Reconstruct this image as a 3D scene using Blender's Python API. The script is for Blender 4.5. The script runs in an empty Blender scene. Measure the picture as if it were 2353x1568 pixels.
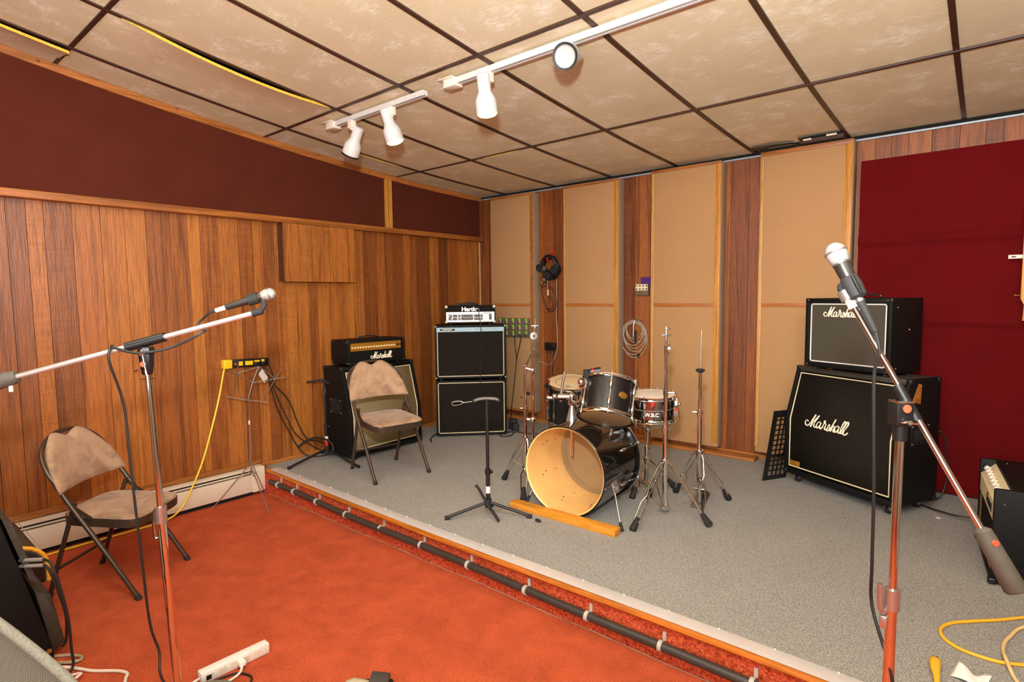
import bpy, bmesh, math, random
from mathutils import Vector, Matrix
V = Vector
random.seed(7)
PI = math.pi
scn = bpy.context.scene
COL = scn.collection
R_ = math.radians

# ------------------------------------------------------------------ materials
def lin(c):
    return tuple(((v/255)/12.92 if v/255 <= .04045 else (((v/255)+.055)/1.055)**2.4) for v in c)

def newmat(name):
    m = bpy.data.materials.new(name); m.use_nodes = True
    nt = m.node_tree; nt.nodes.clear()
    out = nt.nodes.new('ShaderNodeOutputMaterial'); b = nt.nodes.new('ShaderNodeBsdfPrincipled')
    nt.links.new(b.outputs[0], out.inputs[0])
    return m, nt, b

def N(nt, t, **kw):
    n = nt.nodes.new(t)
    for k, v in kw.items():
        if k.startswith('i_'): n.inputs[k[2:].replace('_', ' ')].default_value = v
        else: setattr(n, k, v)
    return n

def ramp(nt, src, stops, interp='LINEAR'):
    r = N(nt, 'ShaderNodeValToRGB'); r.color_ramp.interpolation = interp
    e = r.color_ramp.elements
    while len(e) < len(stops): e.new(.5)
    for el, (p, c) in zip(e, stops):
        el.position = p; el.color = (*c, 1) if len(c) == 3 else c
    nt.links.new(src, r.inputs[0]); return r

def mixc(nt, fac, a, b, mode='MIX'):
    m = N(nt, 'ShaderNodeMix', data_type='RGBA', blend_type=mode)
    for sock, v in ((m.inputs[0], fac), (m.inputs[6], a), (m.inputs[7], b)):
        if isinstance(v, (int, float)): sock.default_value = v
        elif isinstance(v, tuple): sock.default_value = (*v, 1) if len(v) == 3 else v
        else: nt.links.new(v, sock)
    return m.outputs[2]

def coords(nt, scale=(1, 1, 1), kind='Object', offset=None):
    tc = N(nt, 'ShaderNodeTexCoord'); mp = N(nt, 'ShaderNodeMapping')
    mp.inputs['Scale'].default_value = scale
    nt.links.new(tc.outputs[kind], mp.inputs[0])
    if offset is not None: nt.links.new(offset, mp.inputs['Location'])
    return mp.outputs[0]

def noise(nt, vec, scale, detail=4, rough=.55, dist=0):
    n = N(nt, 'ShaderNodeTexNoise'); n.inputs['Scale'].default_value = scale
    n.inputs['Detail'].default_value = detail; n.inputs['Roughness'].default_value = rough
    n.inputs['Distortion'].default_value = dist
    nt.links.new(vec, n.inputs['Vector']); return n.outputs[0]

def bump(nt, b, h, strength=.3, dist=.01):
    n = N(nt, 'ShaderNodeBump'); n.inputs['Strength'].default_value = strength; n.inputs['Distance'].default_value = dist
    nt.links.new(h, n.inputs['Height']); nt.links.new(n.outputs[0], b.inputs['Normal'])

def mat(name, rgb, rough=.5, metal=0., var=.12, vs=25., bmp=0., bs=300., coat=0., emis=None, es=0., spec=None):
    """plain surface with a faint procedural mottling"""
    m, nt, b = newmat(name); c = lin(rgb)
    v = coords(nt); f = noise(nt, v, vs)
    d = tuple(x*(1-var) for x in c); l = tuple(min(1, x*(1+var)) for x in c)
    r = ramp(nt, f, [(.3, d), (.7, l)]); nt.links.new(r.outputs[0], b.inputs['Base Color'])
    b.inputs['Roughness'].default_value = rough; b.inputs['Metallic'].default_value = metal
    b.inputs['Coat Weight'].default_value = coat
    if spec is not None: b.inputs['Specular IOR Level'].default_value = spec
    if bmp: bump(nt, b, noise(nt, v, bs, 3), bmp, .002)
    if emis: b.inputs['Emission Color'].default_value = (*lin(emis), 1); b.inputs['Emission Strength'].default_value = es
    return m

def wood(name, c0, c1, c2, axis='Z', rough=.5, seam=False, gscale=1., saw_k=.4, knots=0.):
    """planks: hue per board island, grain stretched along AXIS, rough sawn marks"""
    m, nt, b = newmat(name)
    geo = N(nt, 'ShaderNodeNewGeometry'); rnd = geo.outputs['Random Per Island']
    comb = N(nt, 'ShaderNodeCombineXYZ')
    mul = N(nt, 'ShaderNodeMath', operation='MULTIPLY'); mul.inputs[1].default_value = 37.
    nt.links.new(rnd, mul.inputs[0])
    for i in range(3): nt.links.new(mul.outputs[0], comb.inputs[i])
    s = {'X': (1.1, 26, 26), 'Y': (26, 1.1, 26), 'Z': (26, 26, 1.1)}[axis]
    s = tuple(x*gscale for x in s)
    v = coords(nt, s, offset=comb.outputs[0])
    g1 = noise(nt, v, 1.0, 5, .62, .9)
    s2 = {'X': (4, 60, 60), 'Y': (60, 4, 60), 'Z': (60, 60, 4)}[axis]
    g2 = noise(nt, coords(nt, s2, offset=comb.outputs[0]), 2.2, 4, .6, .3)
    s3 = {'X': (90, 5, 5), 'Y': (5, 90, 5), 'Z': (5, 5, 90)}[axis]   # saw marks across the grain
    g3 = noise(nt, coords(nt, s3, offset=comb.outputs[0]), 1.4, 3, .6, .4)
    big = noise(nt, coords(nt, (1.5, 1.5, .6), offset=comb.outputs[0]), 1.3, 3)
    base = ramp(nt, rnd, [(0, c0), (.45, c1), (.8, c2), (1, c1)])
    r1 = ramp(nt, g1, [(.32, (.34, .27, .2)), (.52, (1, 1, 1)), (.75, (1.0, .9, .76))])
    col = mixc(nt, .75, base.outputs[0], r1.outputs[0], 'MULTIPLY')
    r2 = ramp(nt, g2, [(.36, (.5, .44, .38)), (.58, (1, 1, 1))])
    col = mixc(nt, .5, col, r2.outputs[0], 'MULTIPLY')
    r3 = ramp(nt, g3, [(.38, (.55, .5, .45)), (.58, (1, 1, 1))])
    saw = N(nt, 'ShaderNodeMath', operation='GREATER_THAN'); saw.inputs[1].default_value = .6
    fr = N(nt, 'ShaderNodeMath', operation='FRACT'); nt.links.new(mul.outputs[0], fr.inputs[0]); nt.links.new(fr.outputs[0], saw.inputs[0])
    sm = N(nt, 'ShaderNodeMath', operation='MULTIPLY'); sm.inputs[1].default_value = saw_k; nt.links.new(saw.outputs[0], sm.inputs[0])
    col = mixc(nt, sm.outputs[0], col, r3.outputs[0], 'MULTIPLY')
    rb = ramp(nt, big, [(.3, (.82, .8, .78)), (.65, (1.06, 1.04, 1.0))])
    col = mixc(nt, .8, col, rb.outputs[0], 'MULTIPLY')
    if knots:
        vo = N(nt, 'ShaderNodeTexVoronoi'); vo.inputs['Scale'].default_value = 1.6
        ks = {'X': (1, 3, 3), 'Y': (1.2, 6, 6), 'Z': (5, 5, 1)}[axis]
        nt.links.new(coords(nt, ks, offset=comb.outputs[0]), vo.inputs['Vector'])
        rk = ramp(nt, vo.outputs['Distance'], [(.04, (.25, .16, .1)), (.12, (1, 1, 1))])
        col = mixc(nt, knots, col, rk.outputs[0], 'MULTIPLY')
    nt.links.new(col, b.inputs['Base Color'])
    b.inputs['Roughness'].default_value = rough
    bump(nt, b, g2, .4, .005)
    return m

M = {}
M['boards'] = wood('wood_boards', lin((122, 66, 26)), lin((172, 100, 40)), lin((188, 118, 48)), 'Z', .42)
M['boards_back'] = wood('wood_boards_back', lin((124, 64, 26)), lin((156, 86, 36)), lin((172, 100, 42)), 'Z', .5)
M['painted'] = mat('offwhite_wall_paint', (168, 156, 138), .8, var=.04, vs=3)
M['trim'] = wood('pine_trim', lin((178, 108, 46)), lin((184, 114, 50)), lin((192, 122, 56)), 'Y', .45, knots=.8, saw_k=0)
M['trimx'] = wood('pine_trim_cross', lin((176, 106, 46)), lin((184, 114, 52)), lin((192, 122, 58)), 'X', .45, saw_k=0)
M['trimz'] = wood('pine_batten', lin((208, 140, 50)), lin((214, 148, 58)), lin((220, 156, 66)), 'Z', .45, saw_k=0)
M['plank'] = wood('orange_plank', lin((226, 148, 44)), lin((232, 156, 50)), lin((236, 160, 54)), 'X', .4, saw_k=0)
M['maple'] = mat('maple_ply', (238, 192, 118), .35, var=.10, vs=7)
M['post'] = wood('corner_post', lin((130, 68, 30)), lin((140, 76, 34)), lin((140, 76, 34)), 'Z', .5, saw_k=0)
M['shaded_post'] = wood('shade_toned_wood', lin((84, 42, 18)), lin((92, 48, 22)), lin((92, 48, 22)), 'Z', .5, saw_k=0)  # post wood darkened: shade on the wall box sides put into the colour
M['lightwood'] = wood('light_wood', lin((204, 150, 84)), lin((212, 160, 94)), lin((216, 164, 98)), 'Z', .45, saw_k=0)
M['maroon'] = mat('maroon_fabric', (84, 36, 22), .95, var=.08, vs=4, bmp=.3, bs=900, spec=.15)
M['tan'] = mat('tan_fabric', (180, 136, 90), .95, var=.03, vs=3, bmp=.25, bs=1100)
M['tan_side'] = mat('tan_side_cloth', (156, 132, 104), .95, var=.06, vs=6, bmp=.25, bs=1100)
M['red'] = mat('red_felt', (94, 4, 8), .9, var=.10, vs=5, bmp=.3, bs=900, spec=.15)
M['grid'] = mat('brown_grid_paint', (66, 42, 28), .45)
M['plenum'] = mat('dark_plenum', (26, 22, 20), .95)
M['yellow_wool'] = mat('yellow_insulation', (226, 178, 62), .95, var=.25, vs=90)
M['alu'] = mat('grey_wall_angle', (170, 182, 188), .4, .3)
M['white_paint'] = mat('white_paint', (238, 234, 226), .35, var=.03)
M['cream_paint'] = mat('cream_plastic', (228, 216, 196), .45, var=.03)
M['heater'] = mat('heater_enamel', (226, 212, 188), .4, var=.04, vs=8)
M['black'] = mat('black_satin', (22, 21, 20), .4, var=.2)
M['gap'] = mat('dark_slot', (14, 12, 11), .9)
M['tolex'] = mat('black_tolex', (11, 11, 10), .55, var=.25, vs=140, bmp=.5, bs=420, spec=.25)
M['tolex_worn'] = mat('worn_tolex', (58, 52, 44), .6, var=.35, vs=40, bmp=.5, bs=420)
M['rubber'] = mat('black_rubber', (28, 27, 26), .75, var=.2)
M['blackgloss'] = mat('black_lacquer', (10, 9, 10), .12, coat=.6, var=.1)
M['grille_dark'] = mat('dark_grille_cloth', (34, 29, 24), .9, spec=.1, var=.15, vs=350)
M['grille_grey'] = mat('grey_grille_cloth', (76, 70, 59), .9, spec=.1, var=.12, vs=420)
M['piping'] = mat('cream_piping', (232, 214, 172), .5, var=.05)
M['gold'] = mat('gold_panel', (196, 138, 44), .35, .6, var=.08)
M['brass'] = mat('brass', (200, 160, 80), .3, .9)
M['steel'] = mat('brushed_steel', (196, 190, 184), .3, .9, var=.08)
M['strip'] = mat('white_metal_strip', (222, 216, 212), .32, .25, var=.04)
M['beigegrey'] = mat('grey_cast_base', (120, 116, 96), .6)
M['chrome'] = mat('chrome', (228, 226, 222), .07, 1., var=.03)
M['dull'] = mat('dull_nickel', (150, 146, 138), .35, .85)
M['brownmetal'] = mat('brown_enamel', (74, 58, 46), .3, .35, var=.08)
M['pipe'] = mat('black_conduit', (58, 54, 48), .38, var=.12)
M['clip'] = mat('clear_grey_clip', (186, 180, 168), .4, var=.05)
M['silverpanel'] = mat('silver_faceplate', (226, 216, 206), .4, .2, var=.03)
M['bluegrey'] = mat('blue_grey_strip', (150, 176, 184), .5, .1)
M['drumhead'] = mat('coated_head', (226, 196, 150), .6, var=.04, vs=8)
M['clearhead'] = mat('smoky_head', (150, 122, 84), .35, var=.08, vs=5)
M['snarehead'] = mat('white_head', (226, 214, 194), .6, var=.04)
M['yellow'] = mat('yellow_plastic', (244, 206, 30), .4, var=.04)
M['yellowcord'] = mat('yellow_cord', (240, 184, 48), .45, var=.06)
M['creamcord'] = mat('cream_cord', (236, 204, 144), .5, var=.06)
M['whitecord'] = mat('cable', (232, 222, 206), .5, var=.04)
M['cable'] = mat('black_cable', (30, 28, 26), .5)
M['greycable'] = mat('grey_cable', (168, 150, 124), .5)
M['redplastic'] = mat('red_plastic', (214, 30, 24), .4)
M['orange_badge'] = mat('orange_badge', (216, 96, 66), .4)
M['purple'] = mat('purple_tape', (76, 30, 110), .5, var=.2, vs=60)
M['green'] = mat('green_ring', (140, 214, 40), .5)
M['taupe'] = mat('taupe_plate', (108, 92, 74), .5)
M['teal'] = mat('green_plastic', (20, 96, 66), .4)
M['paper'] = mat('white_paper', (240, 232, 226), .8, var=.02)
M['smoke'] = mat('dark_print', (70, 64, 58), .6)
M['logo'] = mat('cream_logo', (248, 236, 206), .45, var=.02)
M['print'] = mat('grey_print', (96, 92, 90), .6)
M['beige'] = mat('beige_plastic', (176, 160, 134), .5)
M['ballgrille'] = mat('wire_grille', (172, 164, 158), .4, .7, var=.1, vs=60, bmp=.9, bs=900)
M['brownpad'] = mat('dark_brown_vinyl', (70, 60, 48), .5, var=.1)
M['orangepipe'] = mat('orange_welt', (236, 168, 46), .5)
M['blackwrap'] = mat('black_drum_wrap', (20, 17, 18), .3, coat=.3, var=.1)
M['yokegrey'] = mat('grey_rubber', (104, 96, 86), .6)
M['weight'] = mat('charcoal_rubber', (84, 78, 68), .65, bmp=.3, bs=500)
M['darkchrome'] = mat('dark_chrome_shell', (150, 146, 142), .12, 1., var=.03)
M['nosing'] = wood('varnished_nosing', lin((196, 112, 34)), lin((204, 120, 40)), lin((206, 122, 42)), 'X', .3, saw_k=0)
M['fixture'] = mat('white_fixture_paint', (206, 202, 196), .4, var=.03)
M['silver'] = mat('satin_silver', (226, 222, 216), .28, .75, var=.03)
M['lens'] = mat('frosted_lens', (176, 170, 164), .25, var=.05, vs=60)
M['lamp_on'] = mat('lit_lamp', (255, 230, 170), .4, emis=(255, 206, 120), es=5.)

def suede():
    m, nt, b = newmat('tan_velour'); v = coords(nt)
    f = noise(nt, v, 9, 3, .6, .6); g = noise(nt, v, 60, 4)
    r = ramp(nt, f, [(.34, lin((140, 110, 86))), (.52, lin((170, 136, 106))), (.68, lin((180, 147, 116)))])
    r2 = ramp(nt, g, [(.35, (.9, .9, .9)), (.65, (1.04, 1.04, 1.04))])
    nt.links.new(mixc(nt, .7, r.outputs[0], r2.outputs[0], 'MULTIPLY'), b.inputs['Base Color'])
    b.inputs['Roughness'].default_value = .9; b.inputs['Sheen Weight'].default_value = .25; b.inputs['Sheen Roughness'].default_value = .4
    return m
M['suede'] = suede()

def carpet(name, stops, scale, big, bigamt, rough=1., bs=.6):
    m, nt, b = newmat(name); v = coords(nt)
    f = noise(nt, v, scale, 3, .7)
    r = ramp(nt, f, stops)
    g = noise(nt, v, big, 4, .6, .4); rg = ramp(nt, g, [(.3, (1-bigamt,)*3), (.7, (1+bigamt*.6,)*3)])
    nt.links.new(mixc(nt, 1., r.outputs[0], rg.outputs[0], 'MULTIPLY'), b.inputs['Base Color'])
    b.inputs['Roughness'].default_value = rough; b.inputs['Specular IOR Level'].default_value = .1
    bump(nt, b, noise(nt, v, scale*.8, 3, .7), bs, .006)
    return m
M['carpet_red'] = carpet('red_carpet', [(.3, lin((158, 66, 40))), (.5, lin((190, 86, 52))), (.7, lin((208, 104, 66)))], 170, 7., .2)
M['carpet_shag'] = carpet('red_riser_carpet', [(.34, lin((136, 46, 28))), (.5, lin((204, 84, 50))), (.66, lin((228, 114, 76)))], 110, 9, .12, bs=1.)
M['carpet_grey'] = carpet('grey_carpet', [(.36, lin((118, 116, 111))), (.5, lin((155, 152, 146))), (.64, lin((184, 181, 174)))], 190, 3, .05)

def tilemat():
    m, nt, b = newmat('ceiling_tile_board')
    oi = N(nt, 'ShaderNodeObjectInfo')
    comb = N(nt, 'ShaderNodeCombineXYZ'); mu = N(nt, 'ShaderNodeMath', operation='MULTIPLY'); mu.inputs[1].default_value = 41.
    nt.links.new(oi.outputs['Random'], mu.inputs[0])
    for i in range(3): nt.links.new(mu.outputs[0], comb.inputs[i])
    v = coords(nt, (1, 1.0, 1), offset=comb.outputs[0])
    f = noise(nt, v, 6.5, 3, .6, .3)
    st = noise(nt, coords(nt, (26, 60, 26), offset=comb.outputs[0]), 1.0, 4, .65, .6)
    mk = ramp(nt, f, [(.50, (0, 0, 0)), (.68, (1, 1, 1))])
    sk = ramp(nt, st, [(.38, (0, 0, 0)), (.6, (1, 1, 1))])
    am = N(nt, 'ShaderNodeMath', operation='MULTIPLY'); nt.links.new(mk.outputs[0], am.inputs[0]); nt.links.new(sk.outputs[0], am.inputs[1])
    col = mixc(nt, am.outputs[0], lin((228, 214, 176)), lin((252, 245, 224)))
    g = noise(nt, v, 1.8, 4, .6, .3); rg = ramp(nt, g, [(.3, (.88, .86, .82)), (.7, (1.03, 1.03, 1.03))])
    col = mixc(nt, 1., col, rg.outputs[0], 'MULTIPLY')
    tint = ramp(nt, oi.outputs['Random'], [(0, (.93, .93, .96)), (.5, (1, 1, 1)), (1, (1.0, .97, .92))])
    nt.links.new(mixc(nt, 1., col, tint.outputs[0], 'MULTIPLY'), b.inputs['Base Color'])
    b.inputs['Roughness'].default_value = .85
    w = noise(nt, coords(nt, (14, 70, 14), offset=comb.outputs[0]), 2, 4, .6, 1.)
    bump(nt, b, w, .35, .003)
    return m
M['tile'] = tilemat()

def checker_cloth():
    m, nt, b = newmat('salt_pepper_grille'); 
    v = coords(nt, (160, 160, 160))
    w = N(nt, 'ShaderNodeTexChecker'); w.inputs['Scale'].default_value = 1.
    w.inputs[1].default_value = (*lin((168, 146, 98)), 1); w.inputs[2].default_value = (*lin((108, 92, 62)), 1)
    nt.links.new(v, w.inputs[0])
    nt.links.new(w.outputs[0], b.inputs['Base Color']); b.inputs['Roughness'].default_value = .9
    return m
M['checker'] = checker_cloth()

def meshback():
    m, nt, b = newmat('grey_office_mesh')
    tc = N(nt, 'ShaderNodeTexCoord'); mp = N(nt, 'ShaderNodeMapping'); mp.inputs['Scale'].default_value = (95, 75, 1); mp.inputs['Rotation'].default_value = (0, 0, .5)
    nt.links.new(tc.outputs['UV'], mp.inputs[0])
    vo = N(nt, 'ShaderNodeTexVoronoi'); vo.inputs['Scale'].default_value = 1.; vo.inputs['Randomness'].default_value = 0.
    nt.links.new(mp.outputs[0], vo.inputs['Vector'])
    r = ramp(nt, vo.outputs['Distance'], [(.26, lin((40, 42, 36))), (.40, lin((146, 148, 132)))])
    nt.links.new(r.outputs[0], b.inputs['Base Color']); b.inputs['Roughness'].default_value = .7
    return m
M['meshback'] = meshback()
M['greycloth'] = mat('grey_edge_cloth', (138, 138, 126), .9, var=.25, vs=160)

# ------------------------------------------------------------------ mesh builder
def frame(p, z, xh=None):
    z = V(z).normalized(); xh = V(xh) if xh is not None else (V((1, 0, 0)) if abs(z.x) < .9 else V((0, 1, 0)))
    y = z.cross(xh).normalized(); x = y.cross(z).normalized()
    m = Matrix((x, y, z)).transposed().to_4x4(); m.translation = V(p); return m

def smooth(pts, k=6, closed=False):
    P = [V(p) for p in pts]; n = len(P); out = []
    rng = range(n if closed else n-1)
    for i in rng:
        if closed: a, b, c, d = P[(i-1) % n], P[i], P[(i+1) % n], P[(i+2) % n]
        else: a, b, c, d = P[max(i-1, 0)], P[i], P[i+1], P[min(i+2, n-1)]
        for j in range(k):
            t = j/k
            out.append(.5*((2*b)+(c-a)*t+(2*a-5*b+4*c-d)*t*t+(3*b-a-3*c+d)*t**3))
    if not closed: out.append(P[-1])
    return out

class MB:
    def __init__(s): s.bm = bmesh.new(); s.mi = 0
    def m(s, i): s.mi = i; return s
    def _mark(s, faces):
        for f in faces: f.material_index = s.mi
    def box(s, c, size, rot=None, bev=0, seg=2):
        mt = Matrix.Translation(V(c)) @ (rot.to_4x4() if rot is not None else Matrix()) @ Matrix.Diagonal((*size, 1))
        r = bmesh.ops.create_cube(s.bm, size=1, matrix=mt); vs = r['verts']
        fs = set(f for v in vs for f in v.link_faces)
        if bev:
            es = list(set(e for v in vs for e in v.link_edges))
            r2 = bmesh.ops.bevel(s.bm, geom=es, offset=bev, segments=seg, affect='EDGES', profile=.5)
            fs = set(r2['faces']) | set(f for f in fs if f.is_valid)
            for v in r2['verts']:
                for f in v.link_faces: fs.add(f)
        s._mark(fs); return s
    def span(s, a, b, bev=0):
        a, b = V(a), V(b); return s.box((a+b)/2, [abs(x) for x in (b-a)], None, bev)
    def tube(s, path, r, n=10, closed=False, caps=True, flat=1.):
        P = [V(p) for p in path]; L = len(P)
        rs = r if isinstance(r, (list, tuple)) else [r]*L
        t0 = (P[1]-P[0]).normalized()
        up = V((0, 0, 1)) if abs(t0.z) < .9 else V((1, 0, 0))
        nx = t0.cross(up).normalized(); rings = []
        for i in range(L):
            if closed: t = P[(i+1) % L]-P[(i-1) % L]
            else: t = P[min(i+1, L-1)]-P[max(i-1, 0)]
            if t.length < 1e-9: t = t0
            t.normalize()
            nx = (nx-t*nx.dot(t)); nx = nx.normalized() if nx.length > 1e-6 else t.orthogonal().normalized()
            ny = t.cross(nx)
            rings.append([s.bm.verts.new(P[i]+rs[i]*(math.cos(2*PI*k/n)*nx+flat*math.sin(2*PI*k/n)*ny)) for k in range(n)])
        fs = []
        for i in range(L if closed else L-1):
            a, b = rings[i], rings[(i+1) % L]
            for k in range(n): fs.append(s.bm.faces.new((a[k], a[(k+1) % n], b[(k+1) % n], b[k])))
        if caps and not closed:
            fs.append(s.bm.faces.new(rings[0][::-1])); fs.append(s.bm.faces.new(rings[-1]))
        s._mark(fs); return s
    def cyl(s, a, b, r0, r1=None, n=16): return s.tube([a, b], [r0, r0 if r1 is None else r1], n)
    def lathe(s, prof, mt, n=24, caps=False, sx=1., sy=1.):
        rings = []
        for r, z in prof:
            if r < 1e-6: rings.append([s.bm.verts.new(mt @ V((0, 0, z)))])
            else: rings.append([s.bm.verts.new(mt @ V((r*sx*math.cos(2*PI*k/n), r*sy*math.sin(2*PI*k/n), z))) for k in range(n)])
        fs = []
        for a, b in zip(rings, rings[1:]):
            for k in range(n):
                k2 = (k+1) % n
                if len(a) == 1 and len(b) == 1: continue
                if len(a) == 1: fs.append(s.bm.faces.new((a[0], b[k2], b[k])))
                elif len(b) == 1: fs.append(s.bm.faces.new((a[k], a[k2], b[0])))
                else: fs.append(s.bm.faces.new((a[k], a[k2], b[k2], b[k])))
        if caps:
            if len(rings[0]) > 1: fs.append(s.bm.faces.new(rings[0][::-1]))
            if len(rings[-1]) > 1: fs.append(s.bm.faces.new(rings[-1]))
        s._mark(fs); return s
    def prism(s, poly, h, mt=Matrix(), bev=0):
        bot = [s.bm.verts.new(mt @ V((x, y, 0))) for x, y in poly]; top = [s.bm.verts.new(mt @ V((x, y, h))) for x, y in poly]
        fs = [s.bm.faces.new(bot[::-1]), s.bm.faces.new(top)]
        n = len(poly)
        for k in range(n): fs.append(s.bm.faces.new((bot[k], bot[(k+1) % n], top[(k+1) % n], top[k])))
        if bev:
            es = list(set(e for f in fs for e in f.edges))
            r2 = bmesh.ops.bevel(s.bm, geom=es, offset=bev, segments=2, affect='EDGES', profile=.5)
            fs = [f for f in fs if f.is_valid] + list(r2['faces'])
        s._mark(fs); return s
    def quad(s, *pts): s._mark([s.bm.faces.new([s.bm.verts.new(V(p)) for p in pts])]); return s
    def grid(s, fn, nu, nv, closed_u=False):
        g = [[s.bm.verts.new(V(fn(i/nu, j/nv))) for j in range(nv+1)] for i in range(nu+(0 if closed_u else 1))]
        fs = []; L = len(g)
        for i in range(nu):
            for j in range(nv):
                a, b = g[i], g[(i+1) % L]
                fs.append(s.bm.faces.new((a[j], b[j], b[j+1], a[j+1])))
        s._mark(fs); return s
    def ball(s, c, r, n=16, sc=(1, 1, 1)):
        mt = Matrix.Translation(V(c)) @ Matrix.Diagonal((*sc, 1))
        rr = bmesh.ops.create_uvsphere(s.bm, u_segments=n, v_segments=max(6, n//2), radius=r, matrix=mt)
        s._mark(set(f for v in rr['verts'] for f in v.link_faces)); return s
    def ring(s, c, axis, R, r, n=40, k=8):
        mt = frame(c, axis)
        return s.tube([mt @ V((R*math.cos(2*PI*i/n), R*math.sin(2*PI*i/n), 0)) for i in range(n)], r, k, closed=True)
    def build(s, name, mats, parent=None, angle=.7, solid=0, recalc=True):
        if recalc: bmesh.ops.recalc_face_normals(s.bm, faces=s.bm.faces)
        me = bpy.data.meshes.new(name); s.bm.to_mesh(me); s.bm.free()
        for k in (mats if isinstance(mats, (list, tuple)) else [mats]): me.materials.append(M[k] if isinstance(k, str) else k)
        me.polygons.foreach_set('use_smooth', [True]*len(me.polygons))
        me.set_sharp_from_angle(angle=angle)
        o = bpy.data.objects.new(name, me); COL.objects.link(o)
        if parent is not None: o.parent = parent
        if solid:
            md = o.modifiers.new('thick', 'SOLIDIFY'); md.thickness = solid; md.offset = 0
        return o

def tag(o, label=None, cat=None, group=None, kind=None):
    if label: o['label'] = label
    if cat: o['category'] = cat
    if group: o['group'] = group
    if kind: o['kind'] = kind
    return o
def thing(name, label, cat, loc=(0, 0, 0), rz=0, group=None):
    o = bpy.data.objects.new(name, None); COL.objects.link(o); o.empty_display_size = .05
    o.location = loc; o.rotation_euler = (0, 0, rz)
    return tag(o, label, cat, group)
def part(name, mb, mats, parent, label=None, **kw):
    o = mb.build(name, mats, parent, **kw)
    if label: o['label'] = label
    return o
def single(name, mb, mats, label, cat, group=None, **kw): return tag(mb.build(name, mats, None, **kw), label, cat, group)
def struct(name, mb, mats, parent=None, **kw):
    o = mb.build(name, mats, parent, **kw)
    if parent is None: o['kind'] = 'structure'
    return o
def copy_thing(root, loc, rz=0, label=None):
    r = root.copy(); COL.objects.link(r); r.location = loc; r.rotation_euler = (0, 0, rz)
    if label: r['label'] = label
    for ch in list(root.children):
        c = ch.copy(); COL.objects.link(c); c.parent = r
        for g in ch.children:
            d = g.copy(); COL.objects.link(d); d.parent = c
    return r

def text_obj(name, body, size, mats, parent, mtx, ext=.0015, offset=0., shear=0., sx=1., align='CENTER'):
    cu = bpy.data.curves.new(name, 'FONT'); cu.body = body; cu.size = size; cu.extrude = ext; cu.offset = offset; cu.shear = shear
    cu.align_x = align; cu.align_y = 'CENTER'
    t = bpy.data.objects.new(name, cu); COL.objects.link(t)
    bpy.context.view_layer.update()
    me = bpy.data.meshes.new_from_object(t.evaluated_get(bpy.context.evaluated_depsgraph_get()))
    bpy.data.objects.remove(t); me.name = name
    me.transform(mtx @ Matrix.Diagonal((sx, 1, 1, 1)))
    me.materials.clear(); me.materials.append(M[mats])
    o = bpy.data.objects.new(name, me); COL.objects.link(o); o.parent = parent
    return o

STROKES = [
 [(1.0, 1.35), (.75, 1.75), (.3, 1.7), (0, 1.1), (.3, .4), (.95, .35), (1.6, 1.05), (2.35, 2.5), (3.0, 3.85)],
 [(3.0, 3.85), (2.5, 2.4), (1.85, .1)], [(1.95, .2), (2.7, 1.7), (4.15, 3.8)],
 [(4.15, 3.8), (3.35, 2.2), (2.95, 1.0), (3.05, .35), (3.5, .3), (3.9, .7)],
 [(5.05, 1.75), (4.6, 2.0), (4.05, 1.6), (3.75, .8), (4.0, .25), (4.5, .5), (5.2, 1.85)],
 [(5.2, 1.85), (4.85, .8), (5.0, .25), (5.35, .3), (5.75, .9)],
 [(5.75, .9), (6.1, 2.0), (5.95, 2.4), (6.2, 2.65), (6.4, 2.35), (6.1, 2.0), (6.75, 1.75), (6.4, .8), (6.55, .25), (6.95, .4), (7.3, .9)],
 [(7.3, .9), (7.75, 1.95), (7.95, 1.2), (7.8, .4), (7.35, .1), (6.95, .4)],
 [(7.8, .3), (8.5, 1.4), (9.4, 3.7)], [(9.4, 3.7), (8.85, 2.1), (8.3, .1)],
 [(8.45, .6), (8.95, 1.6), (9.3, 1.75), (9.35, 1.3), (9.1, .5), (9.35, .2), (9.8, .6)],
 [(10.75, 1.75), (10.3, 2.0), (9.8, 1.6), (9.5, .8), (9.75, .25), (10.2, .5), (10.9, 1.85)],
 [(10.9, 1.85), (10.6, .8), (10.75, .25), (11.1, .3), (11.5, .9)],
 [(11.5, .9), (12.3, 2.6), (12.45, 3.4), (12.1, 3.6), (11.7, 2.8), (11.3, 1.2), (11.45, .3), (11.8, .3), (12.2, .8)],
 [(12.2, .8), (13.1, 2.6), (13.25, 3.4), (12.9, 3.6), (12.5, 2.8), (12.05, 1.2), (12.2, .25), (12.75, .1), (13.3, .6), (13.4, .9)],
]
def script_logo(parent, mtx, width):
    k = width/13.4; mb = MB()
    for st in STROKES:
        pts = smooth([(x*k-width/2, y*k-1.9*k, 0) for x, y in st], 4)
        mb.tube([mtx @ p for p in pts], .20*k, 8)
    return part('script_logo', mb, 'logo', parent, 'cream script lettering')

# ------------------------------------------------------------------ place data
ZS = .178                                   # stage height
def zc(x, y):
    u = -y; return 2.479+.0179*u+.01943*u*u+.0018*x if u < 4 else 2.479+.0179*4+.01943*16+.0018*x+.173*(u-4)
ROOM = (0., 6.4, -6.8, 0.)                  # x0 x1 y0 y1

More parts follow.
